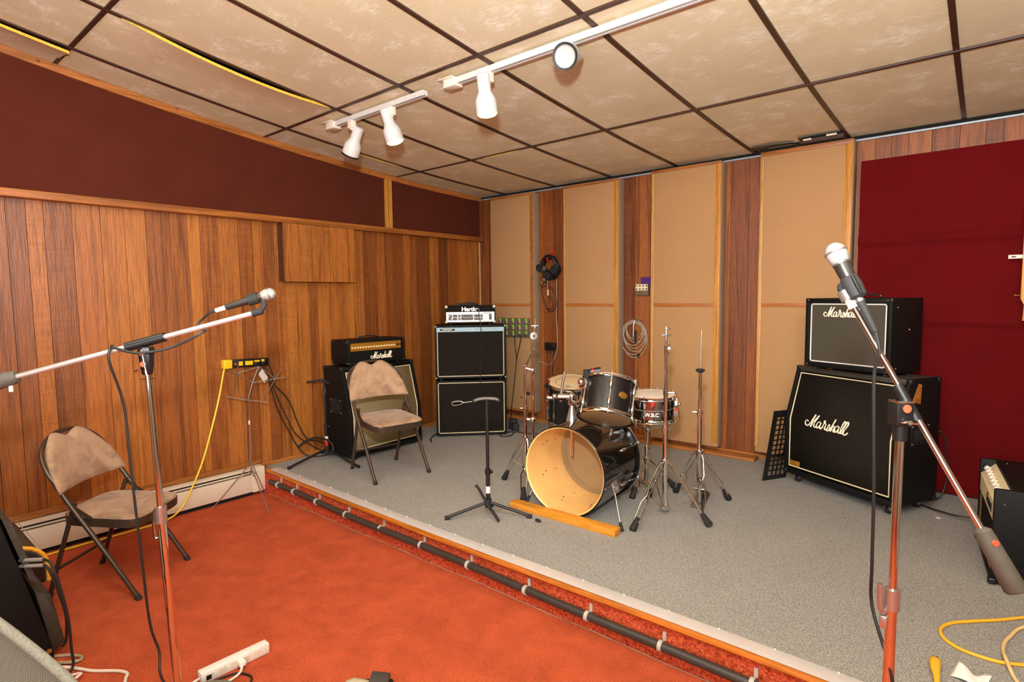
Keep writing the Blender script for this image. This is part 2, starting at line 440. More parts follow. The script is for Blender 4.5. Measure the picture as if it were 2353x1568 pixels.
# ------------------------------------------------------------------ setting
def boards(mb, along, a0, a1, z0, z1, face, out, wmin=.075, wmax=.15, ztop=None):
    """upright boards; FACE coordinate is the front plane, OUT the direction into the room"""
    a = a0
    while a < a1-.01:
        w = random.uniform(wmin, wmax); b = min(a+w, a1)
        if a1-b < .04: b = a1
        d = random.uniform(-.0015, .0015); t = .02
        zt = z1 if ztop is None else ztop((a+b)/2)
        f0, f1 = face+out*d, face-out*t
        if along == 'y': mb.span((f0, a+.0012, z0), (f1, b-.0012, zt))
        else: mb.span((a+.0012, f0, z0), (b-.0012, f1, zt))
        a = b
mb = MB(); mb.span((0, -6.8, -.06), (6.4, 0, 0)); struct('floor', mb, 'carpet_red')
mb = MB(); boards(mb, 'y', -6.8, 0, 0, 2.9, 0, 1, ztop=lambda y: zc(0, y)+.03); struct('wall_left', mb, 'boards')
mb = MB(); boards(mb, 'x', 0, 6.4, 0, 2.49, 0, -1); struct('wall_back', mb, 'boards_back')
mb = MB(); boards(mb, 'y', -6.8, 0, 0, 3, 6.4, -1, .2, .3, ztop=lambda y: zc(6.4, y)+.03); struct('wall_right', mb, 'painted')
mb = MB(); boards(mb, 'x', 0, 6.4, 0, 3.35, -6.8, 1, .2, .3); struct('wall_front', mb, 'painted')

# ceiling: dark plenum, lay-in tiles on a brown grid
mb = MB()
mb.grid(lambda u, v: (6.44*u-.02, -6.82*v+.02, zc(6.4*u, -6.8*v)+.13), 4, 16)
ceil = struct('ceiling', mb, 'plenum')
XA, TA, YB, TB = .363, .61, 1.156, 1.219
xs = [0.]+[XA+TA*i for i in range(10)]+[6.4]
ys = [0., -YB]+[-(YB+TB*j) for j in range(1, 5)]+[-6.8]
for i in range(len(xs)-1):
    for j in range(len(ys)-1):
        x0, x1, y0, y1 = xs[i], xs[i+1], ys[j], ys[j+1]
        sag = lambda u, v: 0.
        rag = False
        if i == 1 and j == 2: sag = lambda u, v: .042*(u**3)*max(0, math.sin(PI*min(1, v*1.02)))**.7; rag = True
        if i == 0 and j == 3: sag = lambda u, v: .036*(u**2.5)*(1-.35*v); rag = True
        if i == 0 and j == 1: sag = lambda u, v: .014*(u**3)*max(0, math.sin(PI*v*1.3)) if v < .77 else 0.; rag = True
        if i == 2 and j == 0: sag = lambda u, v: .011*(v**4)*max(0, math.sin(PI*u)); rag = True
        th = .015 if rag else .014
        g = .004
        mb = MB()
        P = lambda u, v, dz: (x0+g+(x1-x0-2*g)*u, y0-g+(y1-y0+2*g)*v, zc(x0+(x1-x0)*u, y0+(y1-y0)*v)-sag(u, v)+dz+.002)
        nu, nv = (8, 16) if rag else (1, 4)
        mb.m(0).grid(lambda u, v: P(u, v, 0), nu, nv).m(1)
        mb.grid(lambda u, v: P(u, v, th), nu, nv)
        mb.grid(lambda u, v: P(1, u, th*v), nv, 1).grid(lambda u, v: P(0, u, th*v), nv, 1)
        mb.grid(lambda u, v: P(u, 1, th*v), nu, 1).grid(lambda u, v: P(u, 0, th*v), nu, 1)
        if i == 5 and j == 0:      # broken edge of the tile over the back wall: leave a hole
            mb = MB(); yh = -.115
            mb.m(0).grid(lambda u, v: (x0+g+(x1-x0-2*g)*u, yh+(y1-yh+g)*v, zc(x0, yh+(y1-yh)*v)+.002), 2, 4)
            mb.m(1).grid(lambda u, v: (x0+g+(x1-x0-2*g)*u, yh, zc(x0, yh)+.002+.014*v), 8, 1)
        part('ceiling_tile', mb, ['tile', 'yellow_wool'], ceil, 'sagging ceiling tile with a yellow edge' if rag else None, recalc=False)
for x in xs[1:-1]:
    mb = MB(); mb.grid(lambda u, v: (x-.012+.024*v, -6.8*u, zc(x, -6.8*u)-.006), 20, 1)
    for sx in (-.012, .012): mb.grid(lambda u, v: (x+sx, -6.8*u, zc(x, -6.8*u)-.006+.03*v), 20, 1)
    part('grid_runner', mb, 'grid', ceil)
for y in ys[1:-1]:
    mb = MB(); mb.span((0, y-.011, zc(3, y)-.0075), (6.4, y+.011, zc(3, y)+.02)); part('grid_runner', mb, 'grid', ceil)
mb = MB(); mb.m(0).span((.02, -.02, 2.452), (6.38, -.002, 2.463)).m(1).span((.02, -.014, 2.463), (6.38, -.002, 2.486)); struct('trim_5', mb, ['alu', 'gap'])

# broken vent strip in the ceiling by the back wall
t = thing('ceiling_vent', 'small dark torn vent opening in the ceiling above the widest tan panel', 'vent', (3.29, -.2, 2.47))
mb = MB(); mb.box((-.01, .02, .0), (.26, .03, .02)).box((-.13, -.03, .004), (.012, .1, .012)); part('vent_frame', mb, 'grid', t)
mb = MB(); mb.quad((-.12, -.06, .010), (.12, -.06, .010), (.12, .06, .010), (-.12, .06, .010)); part('vent_opening', mb, 'gap', t)
for q in (((-.09, -.02, .0), (.05, .014, .01)), ((.06, -.045, .0), (.06, .02, .01))): mb = MB(); mb.box(*q); part('vent_vane', mb, 'cream_paint', t)
mb = MB()
mb.prism([(-.13, -.05), (.02, -.06), (.13, -.02), (.12, .05), (-.12, .06), (-.15, .01)], .008, Matrix.Translation((2.97, -.17, 2.474)))
mb.prism([(-.05, -.03), (.1, -.03), (.12, .01), (-.03, .03)], .006, Matrix.Translation((2.99, -.14, 2.467)) @ Matrix.Rotation(.1, 4, 'X'))
single('water_stain_patch', mb, 'brownpad', 'brown crumbling damaged patch on the ceiling tile beside the torn vent', 'damaged patch')

# left wall trims, rail, maroon panels
mb = MB(); mb.span((0, -6.8, 2.018), (.08, -.047, 2.062), .004); struct('trim_1', mb, 'trim')
mb = MB()
for sgn, (xa, xb) in ((1, (0, .05)),):
    f = lambda y: zc(0, y)-.002
    h = .044
    mb.grid(lambda u, v: (xb, -6.8+6.75*u, f(-6.8+6.75*u)-h*v), 24, 1)
    mb.grid(lambda u, v: (xb*v, -6.8+6.75*u, f(-6.8+6.75*u)-h), 24, 1)
    mb.grid(lambda u, v: (xb*v, -6.8+6.75*u, f(-6.8+6.75*u)), 24, 1)
    mb.quad((0, -.05, f(-.05)), (xb, -.05, f(-.05)), (xb, -.05, f(-.05)-h), (0, -.05, f(-.05)-h))
struct('trim_2', mb, 'trim')
mb = MB(); mb.span((0, -1.29, 2.06), (.06, -1.226, zc(0, -1.25)-.045)); struct('trim_3', mb, 'trimz')
mb = MB(); mb.span((.02, -.03, ZS), (.13, 0, 2.45)); mb.span((0, -.06, 2.06), (.035, -.04, 2.44)); struct('trim_4', mb, 'post')
mb = MB(); mb.cyl((.012, -.012-.03, ZS), (.012, -.042, 2.016), .012); struct('trim_6', mb, 'lightwood')
def maroon(y0, y1, label):
    mb = MB(); f = lambda y: zc(0, y)-.04
    n = 12
    mb.grid(lambda u, v: (.034, y0+(y1-y0)*u, 2.06+(f(y0+(y1-y0)*u)-2.06)*v), n, 6)
    mb.grid(lambda u, v: (.004, y0+(y1-y0)*u, 2.06+(f(y0+(y1-y0)*u)-2.06)*v), n, 6)
    for yy in (y0, y1): mb.quad((.004, yy, 2.06), (.034, yy, 2.06), (.034, yy, f(yy)), (.004, yy, f(yy)))
    single('fabric_panel', mb, 'maroon', label, 'wall panel')
maroon(-6.8, -3.3325, 'maroon fabric wall panel above the wood rail, the tallest part left of the seam')
maroon(-3.332, -1.292, 'long maroon fabric wall panel above the wood rail, between seam and upright post')
maroon(-1.224, -.06, 'short maroon fabric wall panel between the upright post and the room corner')
mb = MB(); mb.span((0, -6.8, .205), (.02, -2.5, .238), .002); mb.span((0, -2.5, ZS), (.014, -.05, ZS+.03), .002); struct('baseboard_left', mb, 'trim')

# boxed-out wooden cover on the left wall
t = thing('wall_cover_box', 'shallow board-faced wooden box hanging on the left wall under the rail', 'wall box', (0, -1.975, 1.575))
mb = MB(); a = -.31
for w in (.118, .148, .118, .09, .146):
    mb.span((.08, a+.001, 0), (.1+random.uniform(-.002, .002), a+w-.001, .438)); a += w
part('front_boards', mb, 'boards', t)
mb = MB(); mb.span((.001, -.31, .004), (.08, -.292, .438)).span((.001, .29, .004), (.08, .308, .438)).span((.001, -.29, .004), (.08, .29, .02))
part('box_sides', mb, 'shaded_post', t)
for y, z in ((-.05, .36), (-.01, .365), (.03, .36), (.08, .362), (.14, .36)): mb = MB(); mb.cyl((.1, y, z), (.104, y, z), .005, n=8); part('screw', mb, 'dull', t)
mb = MB(); mb.cyl((.1, .055, .395), (.105, .055, .395), .011, n=12); part('round_patch', mb, 'brass', t)

# baseboard heater
t = thing('baseboard_heater', 'long cream metal baseboard heater along the bottom of the left wall', 'heater', (0, -2.505, 0))
mb = MB(); mb.prism([(.001, .198), (.055, .205), (.075, .2), (.075, .188), (.001, .188)], 4.2, Matrix(((1, 0, 0, 0), (0, 0, 1, -4.29), (0, 1, 0, 0), (0, 0, 0, 1)))); part('top_cover', mb, 'heater', t)
mb = MB(); mb.span((.066, -4.29, .168), (.078, -.09, .176)); part('damper_strip', mb, 'heater', t)
mb = MB(); mb.span((.001, -4.29, .03), (.08, -.09, .158), .004); part('front_panel', mb, 'heater', t)
mb = MB(); mb.span((.001, -4.29, .004), (.062, -.09, .188)); part('fin_housing', mb, 'gap', t)
mb = MB(); mb.span((.001, -.1, .022), (.088, 0, .208), .012); part('end_cap', mb, 'heater', t)

# ------------------------------------------------------------------ stage
YE = -2.53
t = thing('stage_platform', 'low stage platform with grey carpet top and red carpeted riser', 'stage', (0, 0, 0))
mb = MB(); mb.span((.004, -2.45, .02), (6.39, -.006, ZS)); part('carpet_top', mb, 'carpet_grey', t)
mb = MB(); mb.span((.004, -2.505, .0005), (6.39, -2.452, .15)); part('riser', mb, 'carpet_shag', t)
def edge(x):   # the nosing waves slightly
    return YE+.03*math.exp(-x*1.6)+.006*math.sin(2.1*x+.6)
mb = MB(); n = 48
prof = [(0, .150), (-.012, .152), (-.018, .160), (-.016, .170), (-.006, .1755), (.0, .1765)]
mb.grid(lambda u, v: (.09+6.3*u, edge(.09+6.3*u)+prof[min(5, int(v*5+.01))][0]+.016, prof[min(5, int(v*5+.01))][1]), n, 5)
mb.grid(lambda u, v: (.09+6.3*u, edge(.09+6.3*u)+.016+(.09)*v, .1765), n, 1)
mb.grid(lambda u, v: (.09+6.3*u, edge(.09+6.3*u)+.016+(.09)*v, .150), n, 1)
mb.quad((.09, edge(.09), .15), (.09, -2.43, .15), (.09, -2.43, .1765), (.09, edge(.09), .1765))
part('wood_nosing', mb, 'nosing', t)
mb = MB()
mb.grid(lambda u, v: (.12+6.27*u, edge(.12+6.27*u)+.012+.075*v, .1772+.0035*math.sin(PI*(.15+.8*v))), n, 6)
part('metal_edge_strip', mb, 'strip' if 'strip' in M else 'steel', t)
for k in range(22):
    x = .25+.2*k; mb = MB(); mb.ball((x, edge(x)+.078, .1815), .0035, 6); part('nail_head', mb, 'white_paint', t)
# frayed seam at the foot of the riser and a seam across the red carpet
mb = MB(); random.seed(3)
pts = [(x, -2.511+.003*math.sin(x*9)+random.uniform(-.002, .002), .003) for x in [.12+.07*i for i in range(88)]]
mb.tube(pts, [.0012+.0014*random.random() for _ in pts], 5)
single('frayed_carpet_seam', mb, 'greycable', 'thin frayed pale thread line where the red carpet meets the stage riser', 'carpet seam')
mb = MB(); pts = [(2.12+.006*math.sin(7*y), y, .0) for y in [-2.53-.05*i for i in range(80)]]
mb.tube(pts, .004, 6, flat=1); tag(mb.build('trim_7', 'carpet_red'), kind='structure')

# conduit on the riser with clips
t = thing('conduit_pipe', 'long black conduit pipe clipped along the red stage riser', 'pipe', (0, 0, 0))
def pz(x): return .112-.011*x+.004*math.sin(4*x)
mb = MB(); pts = [(x, -2.53+.004*math.sin(3*x), pz(x)) for x in [.2+.12*i for i in range(50)]]
mb.tube(pts, .0185, 14); part('tube', mb, 'pipe', t)
for x in (.32, .535, .82, 1.153, 1.503, 1.858, 2.214, 2.584, 2.92, 3.256, 3.6, 3.95):
    mb = MB(); z = pz(x)
    mb.tube([(x-.008, -2.53, z), (x+.008, -2.53, z)], .022, 14)
    mb.box((x+.006, -2.509, z+.032), (.014, .006, .034))
    part('pipe_clip', mb, 'clip', t)

# loose plank along the back wall
mb = MB(); mb.span((1.9, -.14, ZS), (2.877, -.03, ZS+.024), .002)
single('base_board_plank', mb, 'trimx', 'flat orange wood plank lying on the stage along the back wall', 'plank')
mb = MB(); mb.span((.13, -.02, ZS), (6.38, -.0015, ZS+.035)); struct('baseboard_back', mb, 'trimx')

# ------------------------------------------------------------------ tan acoustic panels
def acoustic(x0, x1, zb, zt, label, lb, rb, tb, dark=False, ext=0.):
    t = thing('acoustic_panel', label, 'acoustic panel', ((x0+x1)/2, 0, zb), 0, 'tan acoustic panels on the back wall')
    w = (x1-x0)/2; h = zt-zb; d = .11
    mb = MB(); mb.m(0).span((-w, -d, 0), (w, -.004, h), .012)
    o = part('fabric_body', mb, ['tan', 'tan_side'], t)
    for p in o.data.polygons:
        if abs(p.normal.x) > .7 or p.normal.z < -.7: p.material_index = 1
    f = -d-.006; bm_ = 'trimx' if dark else 'trimz'
    if lb: mb = MB(); mb.span((-w+.002, f, .05), (-w+lb, -d+.002, h-.01), .001); part('side_batten', mb, bm_ if dark else 'lightwood', t)
    if rb: mb = MB(); mb.span((w-rb-.004, f, .04), (w-.006, -d+.002, h-.01), .001); part('side_batten', mb, 'trim' if dark else 'trimz', t)
    if tb: mb = MB(); mb.span((-w+.002, f-.001, h-tb), (w-.006, -d+.002, h), .001); part('top_batten', mb, 'trimx', t)
    zm = 1.356-zb-(.0)
    mb = MB(); mb.span((-w+lb, f, zm-.014), (w-rb-.004, -d+.002, zm+.014), .001); part('cross_batten', mb, 'trimx', t)
    if dark: mb = MB(); mb.span((-w+.002, f, .0), (w-.006, -d+.002, .025), .001); part('bottom_batten', mb, 'trimx', t)
    return t
acoustic(.225, .785, .285, 2.438, 'tan fabric acoustic panel in the corner behind the silver bass amp head', .0, .035, .025, True)
acoustic(1.137, 1.712, .26, 2.44, 'tan acoustic panel between the hanging headphones and the grey cable coil', .022, .04, .022)
acoustic(2.013, 2.592, .235, 2.45, 'tan acoustic panel just right of the grey cable coil, behind the hi-hat stand', .03, .045, .022)
acoustic(2.868, 3.462, .25, 2.456, 'tan acoustic panel behind the black grid and the stacked guitar cabinets', .028, .05, .03)

# red felt baffle
t = thing('red_baffle', 'large dark red felt covered baffle standing against the back wall', 'baffle', (3.505, -.03, ZS))
W_, H_ = 1.75, 2.105
def rib(z): return .022*math.exp(-((z-1.585)/.03)**4)+.022*math.exp(-((z-1.075)/.03)**4)
mb = MB()
mb.grid(lambda u, v: (W_*u, -.10-rib(H_*v)-.003*math.sin(5*u+3*v), .01+H_*v), 10, 120)
mb.grid(lambda u, v: (W_*u, 0, .01+H_*v), 1, 1)
mb.grid(lambda u, v: (0, -.10*v-rib(H_*u)*v, .01+H_*u), 60, 1).grid(lambda u, v: (W_, -.10*v-rib(H_*u)*v, .01+H_*u), 60, 1)
mb.grid(lambda u, v: (W_*u, -.10*v, .01+H_), 10, 1).grid(lambda u, v: (W_*u, -.10*v, .01), 10, 1)
part('felt_cover', mb, 'red', t)
mb = MB(); mb.span((.01, -.09, 0), (1.74, -.01, .009)); part('base_rail', mb, 'black', t)

# wooden rack with brackets fixed to the red baffle
t = thing('wooden_rack', 'wooden frame edge with metal brackets on the red baffle, far right', 'rack', (4.318, -.150, 1.27))
mb = MB(); mb.prism([(.01, 0), (.25, 0), (.25, .65), (.0, .65), (.0, .12), (.02, .09)], .06, Matrix(((1, 0, 0, 0), (0, 0, 1, -.06), (0, 1, 0, 0), (0, 0, 0, 1))), .003); part('board', mb, 'trimz', t)
mb = MB(); mb.box((-.028, -.045, .362), (.066, .003, .022), None, .001).box((.004, -.055, .362), (.004, .02, .024)); part('slotted_bracket', mb, 'cream_paint', t)
mb = MB(); mb.box((-.038, -.0475, .362), (.02, .002, .006)); part('bracket_slot', mb, 'red', t)
mb = MB(); mb.cyl((-.024, -.03, .143), (.01, -.03, .143), .003, n=8).cyl((-.026, -.03, .143), (-.02, -.03, .143), .007, n=8); part('bolt', mb, 'brass', t)

# ------------------------------------------------------------------ lights on tracks
CR, CU, CF = V((.76828, .64001, -.012)), V((-.04099, .06789, .99685)), V((-.63881, .76536, -.07839))
def track(name_label, x0, x1, feed_x, y=-2.262):
    t = thing('light_track', name_label, 'light track', (x0, y, zc(x0, y)), 0)
    L = x1-x0; b = math.atan2(zc(x1, y)-zc(x0, y), L)
    mb = MB()
    mb.span((0, -.018, -.030), (L, .018, -.006))
    mb.span((0, -.018, -.036), (L, -.006, -.030)).span((0, .006, -.036), (L, .018, -.030))
    part('rail', mb, 'fixture', t)
    mb = MB(); mb.span((.0, -.004, -.0335), (L, .004, -.0302)); part('conductor_slot', mb, 'dull', t)
    mb = MB(); mb.span((feed_x-.045, -.03, -.048), (feed_x+.045, .03, -.007), .003); part('feed_box', mb, 'cream_paint', t)
    mb = MB(); mb.span((feed_x-.07, -.05, -.0075), (feed_x+.04, .04, -.003), .001); part('mounting_plate', mb, 'cream_paint', t)
    return t
track('short white light track with two spotlights, nearer the left wall', .76, 1.676, .0)
track('long white light track with two spotlights running out over the drum side', 1.90, 3.4, .0)
def spot(ax, ay, az, back, axis, on, label, npos=.045):
    t = thing('spotlight', label, 'spotlight', (ax, ay, az), 0, 'white track spotlights')
    mb = MB(); mb.box((0, 0, -.02), (.05, .036, .05), None, .004); part('track_adapter', mb, 'cream_paint', t)
    bk = V(back)-V((ax, ay, az)); ax3 = V(axis).normalized()
    neck = bk+ax3*npos
    mb = MB(); mb.cyl((0, 0, -.045), (0, 0, -.053), .014, n=14).cyl((0, 0, -.05), neck, .0075, n=10); part('stem', mb, 'cream_paint', t)
    mt = frame(bk, ax3)
    prof = [(0, 0), (.029, 0), (.034, .004), (.034, .085), (.038, .096), (.05, .118), (.0545, .13), (.056, .195)]
    mb = MB(); mb.lathe(prof+[(.053, .195), (.051, .135), (.03, .11)], mt, 32); part('housing', mb, 'fixture', t)
    if on:
        mb = MB(); mb.lathe([(.053, .186), (.05, .198), (.04, .207), (.022, .212), (0, .213)], mt, 28); part('lamp', mb, 'lamp_on', t)
    else:
        mb = MB(); mb.lathe([(.047, .190), (.048, .198), (.0575, .199), (.0575, .188), (.052, .186)], mt, 32); part('rim_ring', mb, 'black', t)
        mb = MB(); mb.lathe([(.0485, .19), (.044, .186), (.03, .183), (0, .181)], mt, 28); part('lamp', mb, 'lens', t)
    return (V((ax, ay, az))+bk+ax3*.215, ax3)
def cam_dir(a, b, c): return CR*a+CU*b+CF*c
s1 = spot(.968, -2.262, 2.583, (.993, -2.224, 2.552), cam_dir(-.42, -.8, .42), False, 'leftmost white track spotlight, unlit and turned to the left wall')
s2 = spot(1.37, -2.262, 2.583, (1.332, -2.279, 2.580), cam_dir(.28, -.93, .22), True, 'lit white spotlight at the end of the short light track')
s3 = spot(2.159, -2.262, 2.585, (2.155, -2.30, 2.575), cam_dir(.11, -.95, .22), True, 'lit white spotlight pointing straight down from the long track')
s4 = spot(2.658, -2.262, 2.586, (2.648, -2.19, 2.562), cam_dir(-.35, -.42, -.84), False, 'white spotlight with black lens ring facing the viewer')

exec_later = []
# ------------------------------------------------------------------ folding chairs
def chair(loc, ang, label):
    t = thing('folding_chair', label, 'chair', loc, ang, 'brown folding chairs')
    r = .0115; hw = .208
    # forward = +x
    pf = lambda s: [(.225, s*hw, .012), (.06, s*hw, .272), (-.075, s*hw, .475), (-.118, s*(hw-.002), .545)]
    mb = MB()
    L_ = pf(-1)+[(-.165, -.212, .63)]; R2 = pf(1)+[(-.165, .212, .63)]
    arch = [(-.205, -.192, .70), (-.232, -.14, .755), (-.246, -.06, .785), (-.248, 0, .79), (-.246, .06, .785), (-.232, .14, .755), (-.205, .192, .70)]
    mb.tube(smooth(L_+arch+R2[::-1], 4), r, 12); part('front_leg_and_back_frame', mb, 'brownmetal', t)
    for s in (-1, 1):
        mb = MB(); mb.cyl((.232, s*hw, 0), (.218, s*hw, .022), .0145, .0135, 14); part('foot_cap', mb, 'rubber', t)
        mb = MB(); y = s*(hw-.028)
        mb.tube(smooth([(-.225, y, .012), (-.15, y, .24), (-.085, y, .43), (-.07, y, .47)], 4), .0105, 12); part('rear_leg', mb, 'brownmetal', t)
        mb = MB(); mb.cyl((-.23, y, 0), (-.22, y, .022), .0135, .0125, 14); part('foot_cap', mb, 'rubber', t)
        mb = MB(); mb.box((-.03, s*(hw-.014), .43), (.11, .004, .016), Matrix.Rotation(R_(35), 3, 'Y')); mb.cyl((-.072, s*(hw-.03), .472), (-.072, s*(hw+.004), .472), .007, n=10); part('hinge_link', mb, 'brownmetal', t)
    mb = MB(); mb.cyl((-.183, -.18, .14), (-.183, .18, .14), .008, n=10); part('cross_bar', mb, 'brownmetal', t)
    # seat: metal pan and velour top
    def outline(k=1.):
        pts = []
        cx, a, b = .035, .2, .188
        for i in range(48):
            th = 2*PI*i/48; c, s = math.cos(th), math.sin(th)
            e = .38
            pts.append((cx+a*k*math.copysign(abs(c)**e, c), b*k*(1.0+.06*c)*math.copysign(abs(s)**e, s)))
        return pts
    tilt = Matrix.Translation((0, 0, .365)) @ Matrix.Rotation(R_(3), 4, 'Y')
    mb = MB(); mb.prism(outline(), .042, tilt @ Matrix.Translation((0, 0, -.008)), .003); part('seat_pan', mb, 'brownmetal', t)
    o = outline(.985); mb = MB()
    def seat(u, v):
        x, y = o[int(round(u*48)) % 48]; k = math.sin(v*PI/2); cx = .035
        h = .034+.026*math.cos(v*PI/2)**.6 if v < 1 else .034
        return tilt @ V((cx+(x-cx)*k, y*k, h))
    mb.grid(seat, 48, 8, closed_u=True); part('seat_cushion', mb, 'suede', t)
    # back pad with two humps
    def ztop(u): return .812-.178*abs(u)**2.6-.046*math.exp(-(u/.26)**2)
    def pad(u, v, side):
        uu = 2*u-1; e = (1-abs(uu)**6)*(1-abs(2*v-1)**5)
        zb = .53+.008*(1-uu*uu); z = zb+(ztop(uu)-zb)*v
        wid = .228-.02*max(0, v-.25)
        x = -.112-.5*(z-.535)+side*(.004+.018*max(0, e)**.5)-.03*(1-uu*uu)*(.4+.6*(1-v)) + .012
        return (x, wid*uu, z)
    mb = MB(); mb.grid(lambda u, v: pad(u, v, 1), 28, 14).grid(lambda u, v: pad(u, v, -1), 28, 14)
    for e in (0, 1):
        mb.grid(lambda u, v: pad(e, u, 2*v-1), 14, 2)
        mb.grid(lambda u, v: pad(u, e, 2*v-1), 28, 2)
    bmesh.ops.remove_doubles(mb.bm, verts=mb.bm.verts, dist=.0004)
    part('back_pad', mb, 'suede', t, angle=1.2)
    return t
chair((.855, -1.966, ZS), R_(-11.6), 'brown padded folding chair on the stage in front of the gold-panel amp')
chair((.772, -3.633, 0), R_(39.6), 'brown padded folding chair on the red carpet by the heater')

# ------------------------------------------------------------------ amplifiers
def corner_bits(t, w, d, h, m='black', r=.02, z0=0., top=True, yb=True):
    for sx in (-1, 1):
        for sz in ((0, 1) if top else (0,)):
            mb = MB(); mb.box((sx*(w/2-r*.55), -d/2+r*.55, z0+(h-r*.55 if sz else r*.55)), (r*1.25, r*1.25, r*1.25), None, r*.35, 3)
            part('corner_protector', mb, m, t)
def pipe_rect(x0, x1, z0, z1, y, r):
    mb = MB(); c = .008
    mb.tube([(x0+c, y, z0), (x1-c, y, z0), (x1, y, z0+c), (x1, y, z1-c), (x1-c, y, z1), (x0+c, y, z1), (x0, y, z1-c), (x0, y, z0+c)], r, 6, closed=True)
    return mb
FACE = Matrix(((1, 0, 0, 0), (0, 0, -1, 0), (0, 1, 0, 0), (0, 0, 0, 1)))      # text plane facing -y
def face(x, y, z): return Matrix.Translation((x, y, z)) @ FACE

def slant_cab(loc, ang, w, d, h, label, cloth, kink, casters, group):
    t = thing('speaker_cabinet', label, 'speaker cabinet', loc, ang, group)
    z0 = casters; rec = .03; dt = d*.28; k = z0+h*kink
    side = [(-d/2, z0), (d/2, z0), (d/2, z0+h), (-d/2+dt, z0+h), (-d/2, k)]
    tw = .028
    for s in (-1, 1):
        mb = MB(); mt = Matrix(((0, 0, 1, s*w/2-(tw if s > 0 else 0)), (1, 0, 0, 0), (0, 1, 0, 0), (0, 0, 0, 1)))
        mb.prism(side, tw, mt, .007); part('side_wall', mb, 'tolex', t)
    mb = MB(); mb.span((-w/2+.01, -d/2+dt, z0+h-.034), (w/2-.01, d/2, z0+h), .007); part('top_panel', mb, 'tolex_worn' if kink > .48 else 'tolex', t)
    mb = MB(); mb.span((-w/2+.01, -d/2, z0), (w/2-.01, d/2, z0+.034), .006); part('bottom_panel', mb, 'tolex', t)
    mb = MB(); mb.span((-w/2+.01, d/2-.015, z0+.01), (w/2-.01, d/2-.003, z0+h-.01)); part('back_panel', mb, 'black', t)
    xi = w/2-tw-.004; yl = -d/2+.014
    def gr(u, v):
        zz = z0+.045+(h-.045-.04)*v
        yy = yl if zz <= k else yl+dt*(zz-k)/(z0+h-k)
        return (-xi+2*xi*u, yy, zz)
    mb = MB()
    zk = (k-z0-.045)/(h-.085)
    mb.grid(lambda u, v: gr(u, v*zk), 1, 2); mb.grid(lambda u, v: gr(u, zk+(1-zk)*v), 1, 2)
    bmesh.ops.remove_doubles(mb.bm, verts=mb.bm.verts, dist=.0005)
    part('grille_cloth', mb, cloth, t, solid=.004)
    c = xi-.006; zt = z0+h-.044; yt = yl+dt*(zt-k)/(z0+h-k)
    mb = MB(); mb.tube([(-c, yl-.004, z0+.052), (c, yl-.004, z0+.052), (c, yl-.004, k), (c, yt-.004, zt), (-c, yt-.004, zt), (-c, yl-.004, k)], .0045, 6, closed=True)
    part('piping', mb, 'piping', t)
    for s in (-1, 1):   # side handles
        mb = MB(); xx = s*w/2
        mb.box((xx+s*.002, .01, z0+h*.56), (.006, .15, .12), None, .002); o = part('handle_cup', mb, 'black', t)
        mb = MB(); mb.box((xx+s*.006, .01, z0+h*.56+.0), (.004, .1, .06), None, .002); mb.build('handle_recess', 'gap', o)
        mb = MB()
        for yy in (-.058, .078):
            for zz in (-.05, .05): mb.ball((xx+s*.006, yy, z0+h*.56+zz), .005, 8)
        mb.build('handle_screws', 'dull', o)
    for sx in (-1, 1):
        for yy, zz in ((-d/2+dt+.012, z0+h-.012), (d/2-.012, z0+h-.012), (-d/2+.012, z0+.012), (d/2-.012, z0+.012)):
            mb = MB(); mb.box((sx*(w/2-.012), yy, zz), (.032, .032, .032), None, .009, 3); part('corner_protector', mb, 'black', t)
    if casters > .03:
        for sx in (-1, 1):
            for sy in (-1, 1):
                mb = MB(); x, y = sx*(w/2-.07), sy*(d/2-.06)
                mb.m(0).box((x, y, z0-.006), (.06, .05, .01)).box((x-.014, y, z0-.022), (.003, .03, .035)).box((x+.014, y, z0-.022), (.003, .03, .035))
                mb.m(1).cyl((x-.011, y, .021), (x+.011, y, .021), .021, n=18)
                part('caster', mb, ['steel', 'rubber'], t)
    else:
        for sx in (-1, 1):
            for sy in (-1, 1):
                mb = MB(); mb.cyl((sx*(w/2-.06), sy*(d/2-.05), 0), (sx*(w/2-.06), sy*(d/2-.05), z0+.002), .02, n=12); part('foot', mb, 'rubber', t)
    return t, yl, k, dt
# right: slanted cabinet with casters
t, yl, k, dt = slant_cab((3.575, -.455, ZS), R_(-28.4), .757, .36, .715, 'large slanted black guitar cabinet on casters before the red baffle', 'grille_dark', .52, .06, None)
script_logo(t, Matrix.Translation((-.075, yl+.004, k+.012)) @ Matrix.Rotation(R_(-12), 4, 'X') @ FACE, .30)
mb = MB(); mb.box((-.30, yl-.004, .06+.075), (.085, .004, .032), None, .001); part('name_plate', mb, 'gold', t)
mb = MB(); mb.prism([(-.02, 0), (.02, .005), (.018, .03), (-.015, .028)], .002, Matrix.Translation((-.15, -.06, .06+.695)) @ Matrix.Rotation(R_(80), 4, 'X')); part('bare_wood_chip', mb, 'trimx', t)
mb = MB(); mb.prism([(-.02, -.02), (.05, -.035), (.055, .075), (.03, .08)], .002, Matrix.Translation((.3792, -.045, .06+.61)) @ Matrix.Rotation(R_(90), 4, 'Z') @ Matrix.Rotation(R_(90), 4, 'X')); part('torn_tape', mb, 'trimx', t)

